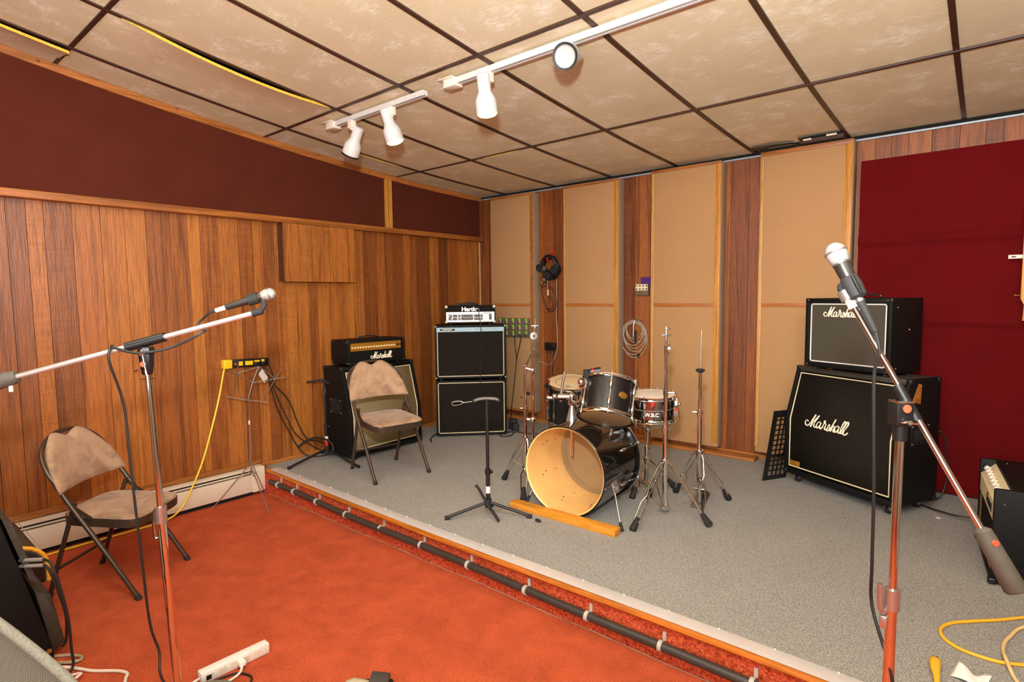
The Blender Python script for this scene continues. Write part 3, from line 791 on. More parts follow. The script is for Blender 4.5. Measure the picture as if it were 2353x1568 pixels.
def box_cab(name, loc, ang, w, d, h, label, cat, cloth, pipe, feet=.015, group=None, tw=.03, worn=False):
    t = thing(name, label, cat, loc, ang, group)
    mb = MB()
    z0 = feet
    for s in (-1, 1): mb.span((s*w/2, -d/2, z0), (s*(w/2-tw), d/2, z0+h), .006)
    mb.span((-w/2+.004, -d/2, z0+h-tw), (w/2-.004, d/2, z0+h), .006).span((-w/2+.004, -d/2, z0), (w/2-.004, d/2, z0+tw), .006)
    mb.span((-w/2+.01, d/2-.02, z0+.01), (w/2-.01, d/2-.006, z0+h-.01))
    part('cabinet_shell', mb, 'tolex', t)
    if cloth:
        mb = MB(); mb.span((-w/2+tw-.002, -d/2+.012, z0+tw-.002), (w/2-tw+.002, -d/2+.02, z0+h-tw+.002)); part('grille_cloth', mb, cloth, t)
        part('piping', pipe_rect(-w/2+tw+.006, w/2-tw-.006, z0+tw+.006, z0+h-tw-.006, -d/2+.010, .004), pipe, t)
    for sx in (-1, 1):
        for sy in (-1, 1):
            mb = MB(); mb.cyl((sx*(w/2-.05), sy*(d/2-.045), 0), (sx*(w/2-.05), sy*(d/2-.045), z0+.003), .015, n=12); part('foot', mb, 'rubber', t)
    return t
def strap_handle(t, x, y, z, L, axis='x'):
    mb = MB(); a = lambda u, h: (x+u, y, z+h) if axis == 'x' else (x, y+u, z+h)
    mb.tube(smooth([a(-L/2, .004), (a(-L/2+.03, .014)), a(0, .022), a(L/2-.03, .014), a(L/2, .004)], 5), .009, 8, flat=.6)
    part('carry_handle', mb, 'rubber', t)
    mb = MB()
    for s in (-1, 1): mb.ball(a(s*(L/2-.008), .010), .007, 8)
    part('handle_stud', mb, 'dull', t)
# right: square cabinet on top
t = box_cab('guitar_amp', (3.582, -.437, ZS+.7755), R_(-23.2), .535, .31, .435, 'square black guitar amp with grey grille on the slanted casters cabinet', 'amplifier', 'grille_grey', 'white_paint', .018)
corner_bits(t, .535, .31, .435, 'black', .022, .018)
script_logo(t, Matrix.Translation((-.035, -.155+.010, .018+.435-.085)) @ FACE, .225)
strap_handle(t, .02, 0, .455, .2)
mb = MB()
for x, z in ((.272, .05), (.272, .4)): mb.ball((.268, -.1, z), .005, 8)
for sx in (-1, 1):
    for z in (.03, .44): mb.ball((sx*.245, -.158, z), .004, 8)
mb.ball((.268, .02, .27), .006, 8); part('rivets', mb, 'brass', t)

# left wall stack
t, yl, k, dt = slant_cab((.262, -1.632, ZS), R_(91), .726, .345, .70, 'slanted black cabinet with tan woven grille, behind the stage folding chair', 'checker', .46, .025, None)
t = box_cab('valve_amplifier', (.235, -1.655, ZS+.7265), R_(86), .535, .27, .192, 'black guitar amp head with gold control panel and script logo', 'amplifier', None, None, .012, tw=.022)
mb = MB(); mb.span((-.25, -.125, .03), (.25, -.118, .118)); part('lower_front_panel', mb, 'tolex', t)
mb = MB(); mb.span((-.25, -.124, .116), (.235, -.112, .184)); part('control_panel', mb, 'gold', t)
for i in range(17):
    mb = MB(); x = -.225+i*.0245; mb.cyl((x, -.124, .145), (x, -.133, .145), .0075, .006, 12).box((x, -.134, .149), (.002, .002, .007)); part('control_knob', mb, 'piping', t)
for i, x in enumerate((.195, .207, .226)): mb = MB(); mb.box((x, -.126, .148), (.008, .006, .016)); part('rocker_switch', mb, 'black', t)
mb = MB(); mb.box((.195, -.1245, .172), (.04, .001, .005)); part('printed_name', mb, 'smoke', t)
script_logo(t, face(.04, -.127, .072), .20)
corner_bits(t, .535, .27, .192, 'black', .018, .012)
strap_handle(t, 0, 0, .205, .22)
mb = MB()
for y in (-.11, .11):
    for z in (.025, .19): mb.ball((-.267, y, z), .005, 8)
part('rivets', mb, 'dull', t)

# corner stack: two bass cabinets and a silver head
t = box_cab('bass_cabinet', (.49, -.706, ZS), R_(45.1), .636, .38, .50, 'dark bass speaker cabinet standing on the stage floor in the corner', 'speaker cabinet', 'grille_dark', 'piping', .012, tw=.016)
t = box_cab('bass_cabinet', (.49, -.706, ZS+.5125), R_(45.4), .636, .38, .478, 'upper bass speaker cabinet with a pale blue strip along its top', 'speaker cabinet', 'grille_dark', 'piping', .018, tw=.016)
mb = MB(); mb.span((-.302, -.187, .018+.478-.056), (.302, -.177, .018+.478-.017)); part('blue_strip', mb, 'bluegrey', t, 'pale blue grey strip')
mb = MB(); mb.span((-.272, -.190, .452), (-.14, -.186, .468), .006); part('name_badge', mb, 'black', t)
mb = MB(); mb.span((-.25, -.1915, .4565), (-.165, -.1895, .4635)); part('badge_lettering', mb, 'piping', t)
corner_bits(t, .636, .38, .478, 'dull', .014, .018)
t = box_cab('bass_amp_head', (.462, -.672, ZS+1.0095), R_(45.2), .455, .27, .158, 'silver-fronted bass amp head on the blue-striped bass cabinet', 'amplifier', None, None, .018, tw=.008)
mb = MB(); mb.span((-.219, -.13, .118), (.219, -.12, .166)); part('name_panel', mb, 'grille_dark', t)
mb = MB(); mb.span((-.219, -.131, .026), (.219, -.12, .117)); part('faceplate', mb, 'silverpanel', t)
text_obj('raised_lettering', 'Hartke', .05, 'white_paint', t, face(0, -.1315, .141), .0015, .0022, 0, 1.12)
mb = MB()
for x0, x1 in ((-.198, -.166), (-.16, -.118), (-.11, -.09), (-.084, .026), (.034, .088), (.092, .112)): mb.span((x0, -.1325, .043), (x1, -.131, .094))
part('control_section', mb, 'print', t)
for i in range(10):
    x = -.078+i*.011; mb = MB(); mb.box((x, -.1345, .064+.012*((i-4.5)/4.5)**2), (.006, .005, .006)); part('slider_cap', mb, 'cream_paint', t)
for x, z in ((-.19, .08), (-.174, .06), (-.15, .07), (-.13, .066), (-.1, .066), (.044, .066), (.062, .066), (.079, .066), (.102, .066)):
    mb = MB(); mb.cyl((x, -.1325, z), (x, -.14, z), .006, .005, 10); part('control_knob', mb, 'dull', t)
mb = MB(); mb.span((.17, -.134, .045), (.194, -.131, .098)); mb.m(1).span((.173, -.137, .05), (.191, -.133, .074)); part('power_switch', mb, ['print', 'black'], t)
mb = MB(); mb.span((.115, -.1318, .103), (.19, -.131, .108)); part('printed_name', mb, 'print', t)
corner_bits(t, .455, .27, .158, 'cream_paint', .02, .018)
mb = MB(); mb.box((-.02, 0, .185), (.19, .08, .02), None, .006).box((0, .0, .198), (.07, .05, .014), None, .004); part('carry_handle', mb, 'rubber', t)
# cord over the front of the corner stack
mb = MB(); u = V((math.cos(R_(45.1)), math.sin(R_(45.1)), 0)); nrm = V((u.y, -u.x, 0))
def cs(a, o, z): return V((.49, -.706, 0))+u*a+nrm*o+V((0, 0, z))
mb.tube(smooth([cs(.06, .02, 1.37), cs(.065, .15, 1.373), cs(.08, .199, 1.29), cs(.095, .213, 1.16), cs(.10, .204, 1.02), cs(.10, .201, .90), cs(.085, .201, .80), cs(.08, .206, .68), cs(.09, .2, .6)], 5), .0035, 6)
single('power_lead', mb, 'cable', 'thin black lead hanging down the front of the silver bass amp head', 'cable')

# right edge combo
t = thing('combo_amp', 'black combo amp with cream control panel at the right edge', 'amplifier', (4.362, -1.094, ZS), R_(-84.6))
w, d, h = .568, .31, .424
mb = MB(); mb.span((-w/2, -d/2, .01), (-w/2+.024, d/2, h), .008).span((w/2-.024, -d/2, .01), (w/2, d/2, h), .008).span((-w/2+.01, -d/2+.06, h-.03), (w/2-.01, d/2, h), .008).span((-w/2+.01, -d/2, .01), (w/2-.01, d/2, .036), .006).span((-w/2+.01, d/2-.02, .02), (w/2-.01, d/2-.006, h-.01))
part('cabinet_shell', mb, 'tolex', t)
mb = MB(); mb.prism([(-d/2+.004, .27), (-d/2+.012, .27), (-d/2+.075, h-.02), (-d/2+.062, h-.016), (-d/2+.004, .35)], w-.05, Matrix(((0, 0, 1, -w/2+.025), (1, 0, 0, 0), (0, 1, 0, 0), (0, 0, 0, 1)))); part('control_panel', mb, 'piping', t)
for i in range(7):
    x = -.2+i*.058; mb = MB(); p = V((x, -d/2+.03, .385)); nn = V((0, -.8, .6)); mb.cyl(p, p+nn*.02, .014, .011, 14); part('control_knob', mb, 'cream_paint', t)
mb = MB(); mb.cyl((-.24, -d/2+.03, .385), (-.24, -d/2+.012, .395), .009, n=10); part('input_jack', mb, 'black', t)
text_obj('lettering', 'Sonnet', .062, 'black', t, face(.10, -d/2+.003, .312), .001, .002, .25)
mb = MB(); mb.span((-w/2+.026, -d/2+.012, .038), (w/2-.026, -d/2+.02, .272)); part('grille_cloth', mb, 'grille_dark', t)
part('piping', pipe_rect(-w/2+.03, w/2-.03, .042, .268, -d/2+.010, .004), 'brass', t)
for s in (-1, 1):
    for z, yy in ((.018, -d/2+.008), (.018, d/2-.012), (h-.012, d/2-.012)):
        mb = MB(); mb.box((s*(w/2-.012), yy, z), (.03, .03, .026), None, .007, 3); part('corner_protector', mb, 'black', t)
strap_handle(t, .0, .03, h, .24)
mb = MB()
for x, y, z in ((w/2, -.12, .36), (w/2, .1, .36), (w/2, -.12, .05)): mb.ball((x, y, z), .004, 8)
for x, y in ((-.2, -.06), (.0, .08), (.25, -.05), (.25, .02)): mb.ball((x, y, h+.001), .004, 8)
part('rivets', mb, 'dull', t)
mb = MB(); mb.tube(smooth([(.06, .02, h+.03), (.02, .0, h+.07), (.06, .05, h+.06), (.12, .02, h+.02), (.07, -.02, h+.012), (.02, .04, h+.012)], 6), .004, 6)
mb.transform = None
o = mb.build('coiled_lead', 'cable'); o.matrix_world = Matrix.Translation((4.362, -1.094, ZS)) @ Matrix.Rotation(R_(-84.6), 4, 'Z'); tag(o, 'short black lead coiled on top of the right-edge combo amp', 'cable')

# black plastic grid leaning on the slanted cabinet
O, U_, V_ = V((3.052, -.545, ZS)), V((.5, .87, 0)).normalized(), V((.05, .055, .474))
mb = MB(); nn = U_.cross(V_).normalized(); wv = V_.length; vv = V_.normalized(); Wd = .20
def bar(u0, u1, v0, v1):
    rot = Matrix((U_, nn, vv)).transposed()
    mb.box(O+U_*((u0+u1)/2)+vv*((v0+v1)/2)+nn*.004, (u1-u0, .007, v1-v0), rot)
bar(0, .035, 0, wv); bar(Wd-.02, Wd, 0, wv); bar(.03, Wd-.01, 0, .03); bar(.03, Wd-.01, wv-.045, wv); bar(.03, Wd-.01, .155, .175)
for q in range(1, 13):
    z = .03+q*.035
    if z < wv-.045: bar(.03, Wd-.01, z-.004, z+.004)
for q in range(1, 4): bar(.035+q*.036-.004, .035+q*.036+.004, .02, wv-.03)
single('plastic_grid', mb, 'black', 'black plastic grid panel leaning against the slanted casters cabinet', 'grid panel')
# ------------------------------------------------------------------ drum kit
def lug(mb, base, nrm, axis, L=.03):
    base, nrm, axis = V(base), V(nrm).normalized(), V(axis).normalized()
    mt = frame(base+nrm*.008, axis)
    mb.lathe([(0, -L), (.006, -L*.9), (.0105, -L*.3), (.0105, L*.3), (.006, L*.9), (0, L)], mt, 10)
    return mb
def drum(name, label, c, n, r, h, shell, head, nl, badge=None, hoop='chrome', bottomhead='clearhead', double=True, ph=0.):
    """C centre of the top hoop, N axis pointing up"""
    n = V(n).normalized(); c = V(c); mt = frame(c-n*h, n)
    t = thing(name, label, 'drum', (0, 0, 0))
    mb = MB(); mb.lathe([(r-.012, .004), (r-.008, .004), (r-.008, h-.008), (r-.012, h-.008)], mt, 56); part('shell', mb, shell, t)
    for zz, nm in ((h, 'top_hoop'), (0, 'bottom_hoop')):
        s = 1 if zz else -1; mb = MB()
        mb.lathe([(r-.004, zz-s*.02), (r+.003, zz-s*.02), (r+.005, zz-s*.016), (r+.003, zz-s*.012), (r+.003, zz-s*.002), (r+.006, zz), (r-.002, zz+s*.002), (r-.006, zz-s*.001), (r-.005, zz-s*.009)], mt, 56)
        part(nm, mb, hoop, t)
    mb = MB(); mb.lathe([(r-.005, h-.008), (r-.012, h-.006), (0, h-.006)], mt, 56); part('batter_head', mb, head, t)
    mb = MB(); mb.lathe([(r-.005, .008), (r-.012, .006), (0, .006)], mt, 56); part('resonant_head', mb, bottomhead, t)
    for i in range(nl):
        a = 2*PI*i/nl+ph; d = mt.to_3x3() @ V((math.cos(a), math.sin(a), 0))
        mb = MB()
        b0 = mt @ V((0, 0, 0))
        if double:
            for zz in (h*.27, h*.73): lug(mb, b0+n*zz+d*(r-.008), d, n, .032)
            mb.cyl(b0+n*h*.3+d*(r-.0), b0+n*h*.7+d*(r-.0), .0035, n=8)
        else: lug(mb, b0+n*h*.5+d*(r-.008), d, n, .035)
        o = part('lug', mb, 'chrome', t)
        mb = MB(); mb.cyl(b0+d*(r+.006), b0+n*h*.25+d*(r+.003), .003, n=8); mb.cyl(b0-n*.008+d*(r+.006), b0+n*.001+d*(r+.006), .005, n=8); mb.build('tension_rod', 'chrome', o)
        mb = MB(); mb.cyl(b0+n*h*.75+d*(r+.003), b0+n*h+d*(r+.006), .003, n=8); mb.cyl(b0+n*(h-.001)+d*(r+.006), b0+n*(h+.008)+d*(r+.006), .005, n=8); mb.build('tension_rod', 'chrome', o)
    return t, mt
# bass drum
BA = R_(94.68); bax = V((math.cos(BA), math.sin(BA), 0)); BC = V((2.36, -1.898, ZS+.2635)); BR, BL = .2615, .446
bmt = frame(BC, bax, (math.sin(BA), -math.cos(BA), 0))
t = thing('bass_drum', 'black bass drum lying on its side with open maple front', 'drum', (2.36, -1.68, ZS))
inv = Matrix.Translation((-2.36, 1.68, -ZS))
def L(p): return inv @ V(p)
mb = MB(); mb.m(0).lathe([(BR-.006, .0), (BR, .006), (BR, BL-.01)], bmt, 72).m(1).lathe([(BR-.006, 0), (BR-.013, .006), (BR-.013, BL-.01)], bmt, 72)
mb.bm.transform(inv); part('shell', mb, ['blackgloss', 'maple'], t, recalc=False)
mb = MB(); mb.lathe([(BR-.014, BL-.012), (BR-.05, BL-.008), (0, BL-.008)], bmt, 56); mb.bm.transform(inv); part('batter_head', mb, 'clearhead', t)
mb = MB(); mb.lathe([(BR-.0135, BL-.04), (BR-.03, BL-.02), (BR-.035, BL-.012)], bmt, 56); mb.bm.transform(inv); part('muffle_ring', mb, 'clearhead', t)
mb = MB(); mb.lathe([(BR, BL-.012), (BR+.012, BL-.012), (BR+.016, BL-.004), (BR+.016, BL+.022), (BR+.006, BL+.03), (BR-.006, BL+.028), (BR-.006, BL)], bmt, 72); mb.bm.transform(inv); part('rear_hoop', mb, 'blackgloss', t)
mb = MB(); mb.lathe([(BR+.0155, BL+.002), (BR+.018, BL+.005), (BR+.018, BL+.016), (BR+.0155, BL+.019)], bmt, 72); mb.bm.transform(inv); part('hoop_inlay', mb, 'steel', t)
for i in range(8):
    a = 2*PI*(i+.5)/8; d = bmt.to_3x3() @ V((math.cos(a), math.sin(a), 0)); 
    mb = MB(); c0 = BC+bax*(BL*.62)+d*(BR-.004); lug(mb, c0, d, bax, .034)
    mb.bm.transform(inv); o = part('lug', mb, 'chrome', t)
    mb = MB(); mb.cyl(c0+d*.010, BC+bax*(BL+.03)+d*(BR+.02), .0035, n=8); mb.box(BC+bax*(BL+.012)+d*(BR+.02), (.02, .02, .02), None, .004)
    mb.bm.transform(inv); mb.build('claw_rod', 'chrome', o)
mb = MB()
for i in range(8):                         # screw pairs inside the shell
    a = 2*PI*(i+.5)/8
    for z, da in ((.15, .0), (.19, .06), (.30, .0)): mb.ball(bmt @ V(((BR-.013)*math.cos(a+da), (BR-.013)*math.sin(a+da), z)), .0045, 6)
mb.bm.transform(inv); part('inner_screws', mb, 'black', t)
# tom mount
mb = MB(); pt = V((2.255, -1.66, 0))
mb.lathe([(.038, .445+ZS-.0), (.03, .455+ZS+.02), (.016, .5+ZS+.03), (.014, .5+ZS+.05)], Matrix.Translation((2.262, -1.66, .06)), 20)
mb.bm.transform(inv); part('mount_base', mb, 'steel', t)
mb = MB(); mb.cyl((2.262, -1.66, .47), (2.262, -1.66, .84), .0105, n=16); mb.bm.transform(inv); part('mount_post', mb, 'chrome', t)
mb = MB(); mb.ball((2.262, -1.66, .83), .024, 14, (1, 1, 1.1)).cyl((2.19, -1.70, .828), (2.262, -1.66, .83), .024, .02, 16).ball((2.17, -1.71, .828), .02, 12).cyl((2.17, -1.71, .82), (2.13, -1.73, .82), .012, n=10).box((2.262, -1.665, .795), (.034, .034, .03), None, .006)
mb.bm.transform(inv); part('mount_block', mb, 'chrome', t)
mb = MB(); mb.tube(smooth([(2.20, -1.69, .80), (2.205, -1.69, .86), (2.225, -1.68, .985)], 4), .0085, 10); mb.bm.transform(inv); part('tom_arm', mb, 'steel', t)
mb = MB(); mb.tube(smooth([(2.262, -1.67, .81), (2.31, -1.70, .805), (2.345, -1.705, .82), (2.375, -1.70, .90), (2.385, -1.70, .935)], 5), .0085, 10).ball((2.385, -1.70, .93), .026, 12, (.8, .8, 1.1)); mb.bm.transform(inv); part('tom_arm', mb, 'chrome', t)
# spurs
for sx, foot, top in ((1, (2.722, -1.872, ZS), (2.607, -1.76, ZS+.19)), (-1, (2.05, -1.852, ZS), (2.084, -1.74, ZS+.17))):
    foot, top = V(foot), V(top); dd = (foot-top).normalized()
    mb = MB(); mb.cyl(top-dd*.05, foot-dd*.03, .0062, .0045, 10); mb.bm.transform(inv); o = part('spur', mb, 'chrome', t)
    mb = MB(); mb.cyl(foot-dd*.05, foot, .007, .012, 12); mb.bm.transform(inv); mb.build('rubber_tip', 'rubber', o)
    mb = MB(); mb.box(top+V((.004*sx, .01, .0)), (.016, .06, .07), Matrix.Rotation(-sx*.35, 3, 'Y'), .005).cyl(top+V((.004*sx, 0, 0)), top+V((.024*sx, -.01, .0)), .014, n=12); mb.bm.transform(inv); mb.build('spur_bracket', 'steel', o)

# rack tom
t, tm = drum('rack_tom', 'black rack tom with oval gold badge tilted over the bass drum', (2.536, -1.684, .947), (-.168, .543, 1), .1555, .223, 'blackwrap', 'drumhead', 6, ph=R_(62))
mtb = tm.to_3x3(); tn = mtb @ V((0, 0, 1)); tc = tm @ V((0, 0, .223*.5))
cam_p = V((4.1837, -4.5235, 1.444))
dirc = (cam_p-tc); dirc -= tn*dirc.dot(tn); dirc.normalize()
dbad = Matrix.Rotation(R_(33), 3, tn) @ dirc
fr_ = frame(tc+dbad*(.1485), dbad, tn.cross(dbad))
mb = MB(); mb.lathe([(.024, -.002), (.024, .002), (.02, .004), (0, .004)], fr_, 24, sx=1.15, sy=.8); o = part('oval_badge', mb, 'brass', t)
mb = MB(); mb.lathe([(.010, .0042), (.012, .0055), (.007, .0055)], fr_, 16, sx=1.2, sy=.7); mb.build('badge_emblem', 'gold', o)
mb = MB(); dl = Matrix.Rotation(R_(-62), 3, tn) @ dirc; pp = tm @ V((0, 0, .17))+dl*.155
mb.box(pp, (.05, .05, .06), None, .008).ball(pp+dl*.02, .022, 10); part('mount_bracket', mb, 'chrome', t)
# floor tom
t, fm = drum('floor_tom', 'black floor tom with tan head, behind the rack tom', (1.625, -.725, .754), (.12, -.175, .975), .185, .33, 'blackwrap', 'drumhead', 6, ph=.3)
mb = MB(); mb.lathe([(.118, .3243), (.1225, .3246), (.127, .3243)], fm, 40); part('head_ring', mb, 'beige', t)
mb = MB(); mb.lathe([(.02, .3246), (0, .3246)], fm @ Matrix.Translation((.03, -.085, 0)), 16, sx=1.3, sy=.8); part('head_logo', mb, 'bluegrey', t)
for a in (R_(200), R_(320), R_(80)):
    d = V((math.cos(a), math.sin(a), 0)); p = V((1.60, -.69, 0))+d*.2
    mb = MB(); mb.tube([(p.x, p.y, .72), (p.x, p.y, .30), (p.x+d.x*.025, p.y+d.y*.025, ZS+.02)], .006, 8); o = part('leg', mb, 'chrome', t)
    mb = MB(); mb.cyl((p.x+d.x*.022, p.y+d.y*.022, ZS+.04), (p.x+d.x*.026, p.y+d.y*.026, ZS), .009, .012, 10); mb.build('rubber_foot', 'rubber', o)
    mb = MB(); mb.box((p.x-d.x*.008, p.y-d.y*.008, .6), (.03, .03, .05), None, .006); mb.build('leg_bracket', 'chrome', o)
# snare
t, sm_ = drum('snare_drum', 'chrome snare drum with red emblem and white initials', (2.535, -1.158, .807), (.02, -.05, 1), .153, .162, 'darkchrome', 'snarehead', 8, double=False, ph=.2, bottomhead='snarehead')
sc_ = sm_ @ V((0, 0, .081)); dirc = cam_p-sc_; dirc.z = 0; dirc.normalize()
mb = MB(); mb.lathe([(.145, .078), (.1475, .08), (.1475, .084), (.145, .086)], sm_, 48); part('centre_bead', mb, 'steel', t)
def on_snare(deg, z): 
    d = Matrix.Rotation(R_(deg), 3, 'Z') @ dirc; p = sm_ @ V((0, 0, z))+d*.1505
    return frame(p, d, V((0, 0, 1)).cross(d))
text_obj('emblem', 'p', .042, 'redplastic', t, on_snare(4, .125), .001, .0025)
text_obj('initials', 'W.B.C', .032, 'white_paint', t, on_snare(2, .05), .001, .001)
mb = MB(); d = Matrix.Rotation(R_(68), 3, 'Z') @ dirc
mb.box(sc_+d*.165, (.03, .03, .1), Matrix.Rotation(R_(20), 3, 'Z'), .005).cyl(sc_+d*.16+V((0, 0, .05)), sc_+d*.185+V((0, 0, .07)), .006, n=8).cyl(sc_+d*.18, sc_+d*.18-V((0, 0, .07)), .005, n=8).ball(sc_+d*.185+V((0, 0, .03)), .012, 10)
part('strainer', mb, 'chrome', t)

def double_leg(t, top, foot, spread=.017, single_bar=False, rub=.021):
    top, foot = V(top), V(foot); ax = foot-top; side = ax.cross(V((0, 0, 1))).normalized()
    mb = MB()
    if single_bar:
        mb.tube([top, top.lerp(foot, .5)+V((0, 0, .012)), foot.lerp(top, .08)], [.0085, .0085, .007], 8)
    else:
        for s in (-1, 1):
            pts = []
            for tt, w in ((0, .55), (.1, 1), (.4, 1.), (.48, .35), (.54, .35), (.62, 1.2), (.85, 1.), (.93, .5)):
                pts.append(top.lerp(foot, tt)+side*s*spread*w+V((0, 0, .006*math.sin(PI*tt))))
            mb.tube(pts, .0038, 7)
    o = part('leg', mb, 'chrome', t)
    d = ax.normalized(); mb = MB()
    mb.tube([foot-d*.078, foot-d*.055, foot-d*.008, foot], [rub*.55, rub*.75, rub, rub*.9], 8)
    f = mb.build('rubber_foot', 'rubber', o)
    return o
def tripod(t, c, ztop, zb, feet, singles=(), rub=.021):
    for i, f in enumerate(feet):
        d = (V(f)-V((c[0], c[1], f[2]))); d.z = 0; d.normalize(); top = V((c[0], c[1], ztop))+d*.02
        foot = V((f[0], f[1], ZS+.006)); double_leg(t, top, foot, single_bar=i in singles, rub=rub)
        mid = top.lerp(foot, .52)
        mb = MB(); mb.tube([(c[0]+d.x*.015, c[1]+d.y*.015, zb), mid], .0045, 6, flat=.6); part('brace', mb, 'chrome', t)
    mb = MB(); mb.cyl((c[0], c[1], ztop-.016), (c[0], c[1], ztop+.016), .02, n=14); 
    for f in feet:
        d = (V(f)-V((c[0], c[1], f[2]))); d.z = 0; d.normalize(); mb.box(V((c[0], c[1], ztop))+d*.018, (.018, .018, .024), None, .003)
    part('leg_collar', mb, 'chrome', t)
    mb = MB(); mb.lathe([(.012, zb-.014), (.03, zb-.006), (.03, zb+.004), (.014, zb+.012)], Matrix.Translation((c[0], c[1], 0)), 14); part('brace_collar', mb, 'chrome', t)
def clamp(t, x, y, z, r=.017, dx=.03, dy=0.):
    mb = MB(); mb.cyl((x, y, z-.016), (x, y, z+.016), r, n=14).cyl((x, y, z), (x+dx, y+dy, z), .005, n=8).box((x+dx, y+dy, z), (.006, .024, .01), None, .002)
    part('height_clamp', mb, 'chrome', t)
# snare stand
c = (2.51, -1.17)
t = thing('snare_stand', 'chrome stand holding the chrome snare drum', 'drum stand', (0, 0, 0))
tripod(t, c, ZS+.2, ZS+.045, [(2.33, -1.05, ZS), (2.66, -1.05, ZS), (2.53, -1.40, ZS)], (0, 1))
mb = MB(); mb.cyl((c[0], c[1], ZS+.03), (c[0], c[1], .47), .0125, n=14).cyl((c[0], c[1], .45), (c[0]+.01, c[1], .57), .0095, n=12); part('tube', mb, 'chrome', t)
clamp(t, c[0], c[1], .45); mb = MB(); mb.ball((c[0]+.01, c[1], .575), .02, 10); part('tilter', mb, 'chrome', t)
for a in (30, 150, 270):
    d = V((math.cos(R_(a)), math.sin(R_(a)), 0)); q = V((c[0]+.01, c[1], .58))
    mb = MB(); mb.tube(smooth([q, q+d*.08+V((0, 0, .02)), q+d*.158+V((0, 0, .04)), q+d*.166+V((0, 0, .075)), q+d*.16+V((0, 0, .085))], 4), .006, 7); part('basket_arm', mb, 'chrome', t)
# straight cymbal stand, right front
c = (2.789, -1.492)
t = thing('cymbal_stand', 'straight chrome cymbal stand with no cymbal, in front of the snare', 'cymbal stand', (0, 0, 0))
tripod(t, c, .487, .215, [(2.766, -1.838, ZS), (3.069, -1.526, ZS), (2.60, -1.32, ZS)], (1,))
mb = MB(); mb.cyl((*c, .20), (*c, .68), .0135, n=16); part('lower_tube', mb, 'chrome', t)
mb = MB(); mb.cyl((*c, .67), (*c, .90), .0112, n=16); part('middle_tube', mb, 'chrome', t)
mb = MB(); mb.cyl((*c, .89), (*c, 1.10), .0088, n=14); part('upper_tube', mb, 'chrome', t)
clamp(t, *c, .675); clamp(t, *c, .885, .014, .05, .02)
mb = MB(); q = V((*c, 1.135)); mb.cyl(q-V((0, 0, .04)), q+V((0, 0, .02)), .011, n=12)
mb.cyl(q+cam_dir(.35, 0, -.5)*.02, q+cam_dir(.6, 0, -.4)*.035, .026, n=20).cyl(q, q+V((0, 0, .07)), .006, n=10); part('tilter', mb, 'chrome', t)
mb = MB(); mb.cyl((*c, 1.19), (*c, 1.262), .0035, n=8); part('cymbal_rod', mb, 'chrome', t)
mb = MB(); mb.cyl((*c, 1.205), (*c, 1.212), .012, n=12).box((c[0], c[1], 1.214), (.055, .012, .008), Matrix.Rotation(R_(40), 3, 'Z'), .003).box((c[0]+.008, c[1]+.006, 1.25), (.03, .006, .01), Matrix.Rotation(R_(40), 3, 'Z'), .002); part('wing_nut', mb, 'dull', t)
# hi-hat stand
c = (2.902, -1.273)
t = thing('hi_hat_stand', 'chrome hi-hat stand with bare thin rod, beside the tan panel', 'hi-hat stand', (0, 0, 0))
feet = [(3.005, -1.05, ZS), (2.962, -1.36, ZS), (2.69, -1.12, ZS)]
for i, f in enumerate(feet):
    d = V((f[0]-c[0], f[1]-c[1], 0)).normalized(); double_leg(t, V((*c, .508))+d*.02, (f[0], f[1], ZS+.006), rub=.021 if i != 1 else .006)
mb = MB(); mb.cyl((*c, .49), (*c, .525), .02, n=14)
for f in feet: d = V((f[0]-c[0], f[1]-c[1], 0)).normalized(); mb.box(V((*c, .508))+d*.024, (.02, .02, .03), None, .004)
part('leg_collar', mb, 'chrome', t)
mb = MB(); mb.cyl((*c, .36), (*c, .757), .0125, n=16); part('lower_tube', mb, 'chrome', t)
mb = MB(); mb.cyl((*c, .74), (*c, 1.0), .0098, n=14); part('upper_tube', mb, 'chrome', t)
clamp(t, *c, .75, .017, -.035, -.02)
mb = MB(); mb.lathe([(0, .985), (.014, .985), (.026, .995), (.026, 1.003), (.012, 1.008), (0, 1.008)], Matrix.Translation((*c, 0)), 20); part('seat_cup', mb, 'rubber', t)
mb = MB(); mb.cyl((*c, 1.0), (c[0]+.005, c[1], 1.232), .0032, n=8); part('pull_rod', mb, 'dull', t)
mb = MB(); mb.box((2.895, -1.24, .33), (.05, .012, .06), Matrix.Rotation(R_(-30), 3, 'Z'), .004).cyl((2.9, -1.255, .2), (2.9, -1.255, .32), .01, n=10); part('spring_housing', mb, 'chrome', t)
mb = MB(); mb.box((2.875, -1.17, ZS+.008), (.075, .28, .01), Matrix.Rotation(R_(12), 3, 'Z'), .002).box((2.87, -1.15, ZS+.06), (.07, .22, .008), Matrix.Rotation(R_(12), 3, 'Z') @ Matrix.Rotation(R_(-22), 3, 'X'), .002); part('foot_pedal', mb, 'dull', t)
mb = MB(); mb.box((2.893, -1.262, .42), (.02, .006, .12), Matrix.Rotation(R_(-40), 3, 'Z')); part('green_strap', mb, 'teal', t, 'green strap behind the legs')
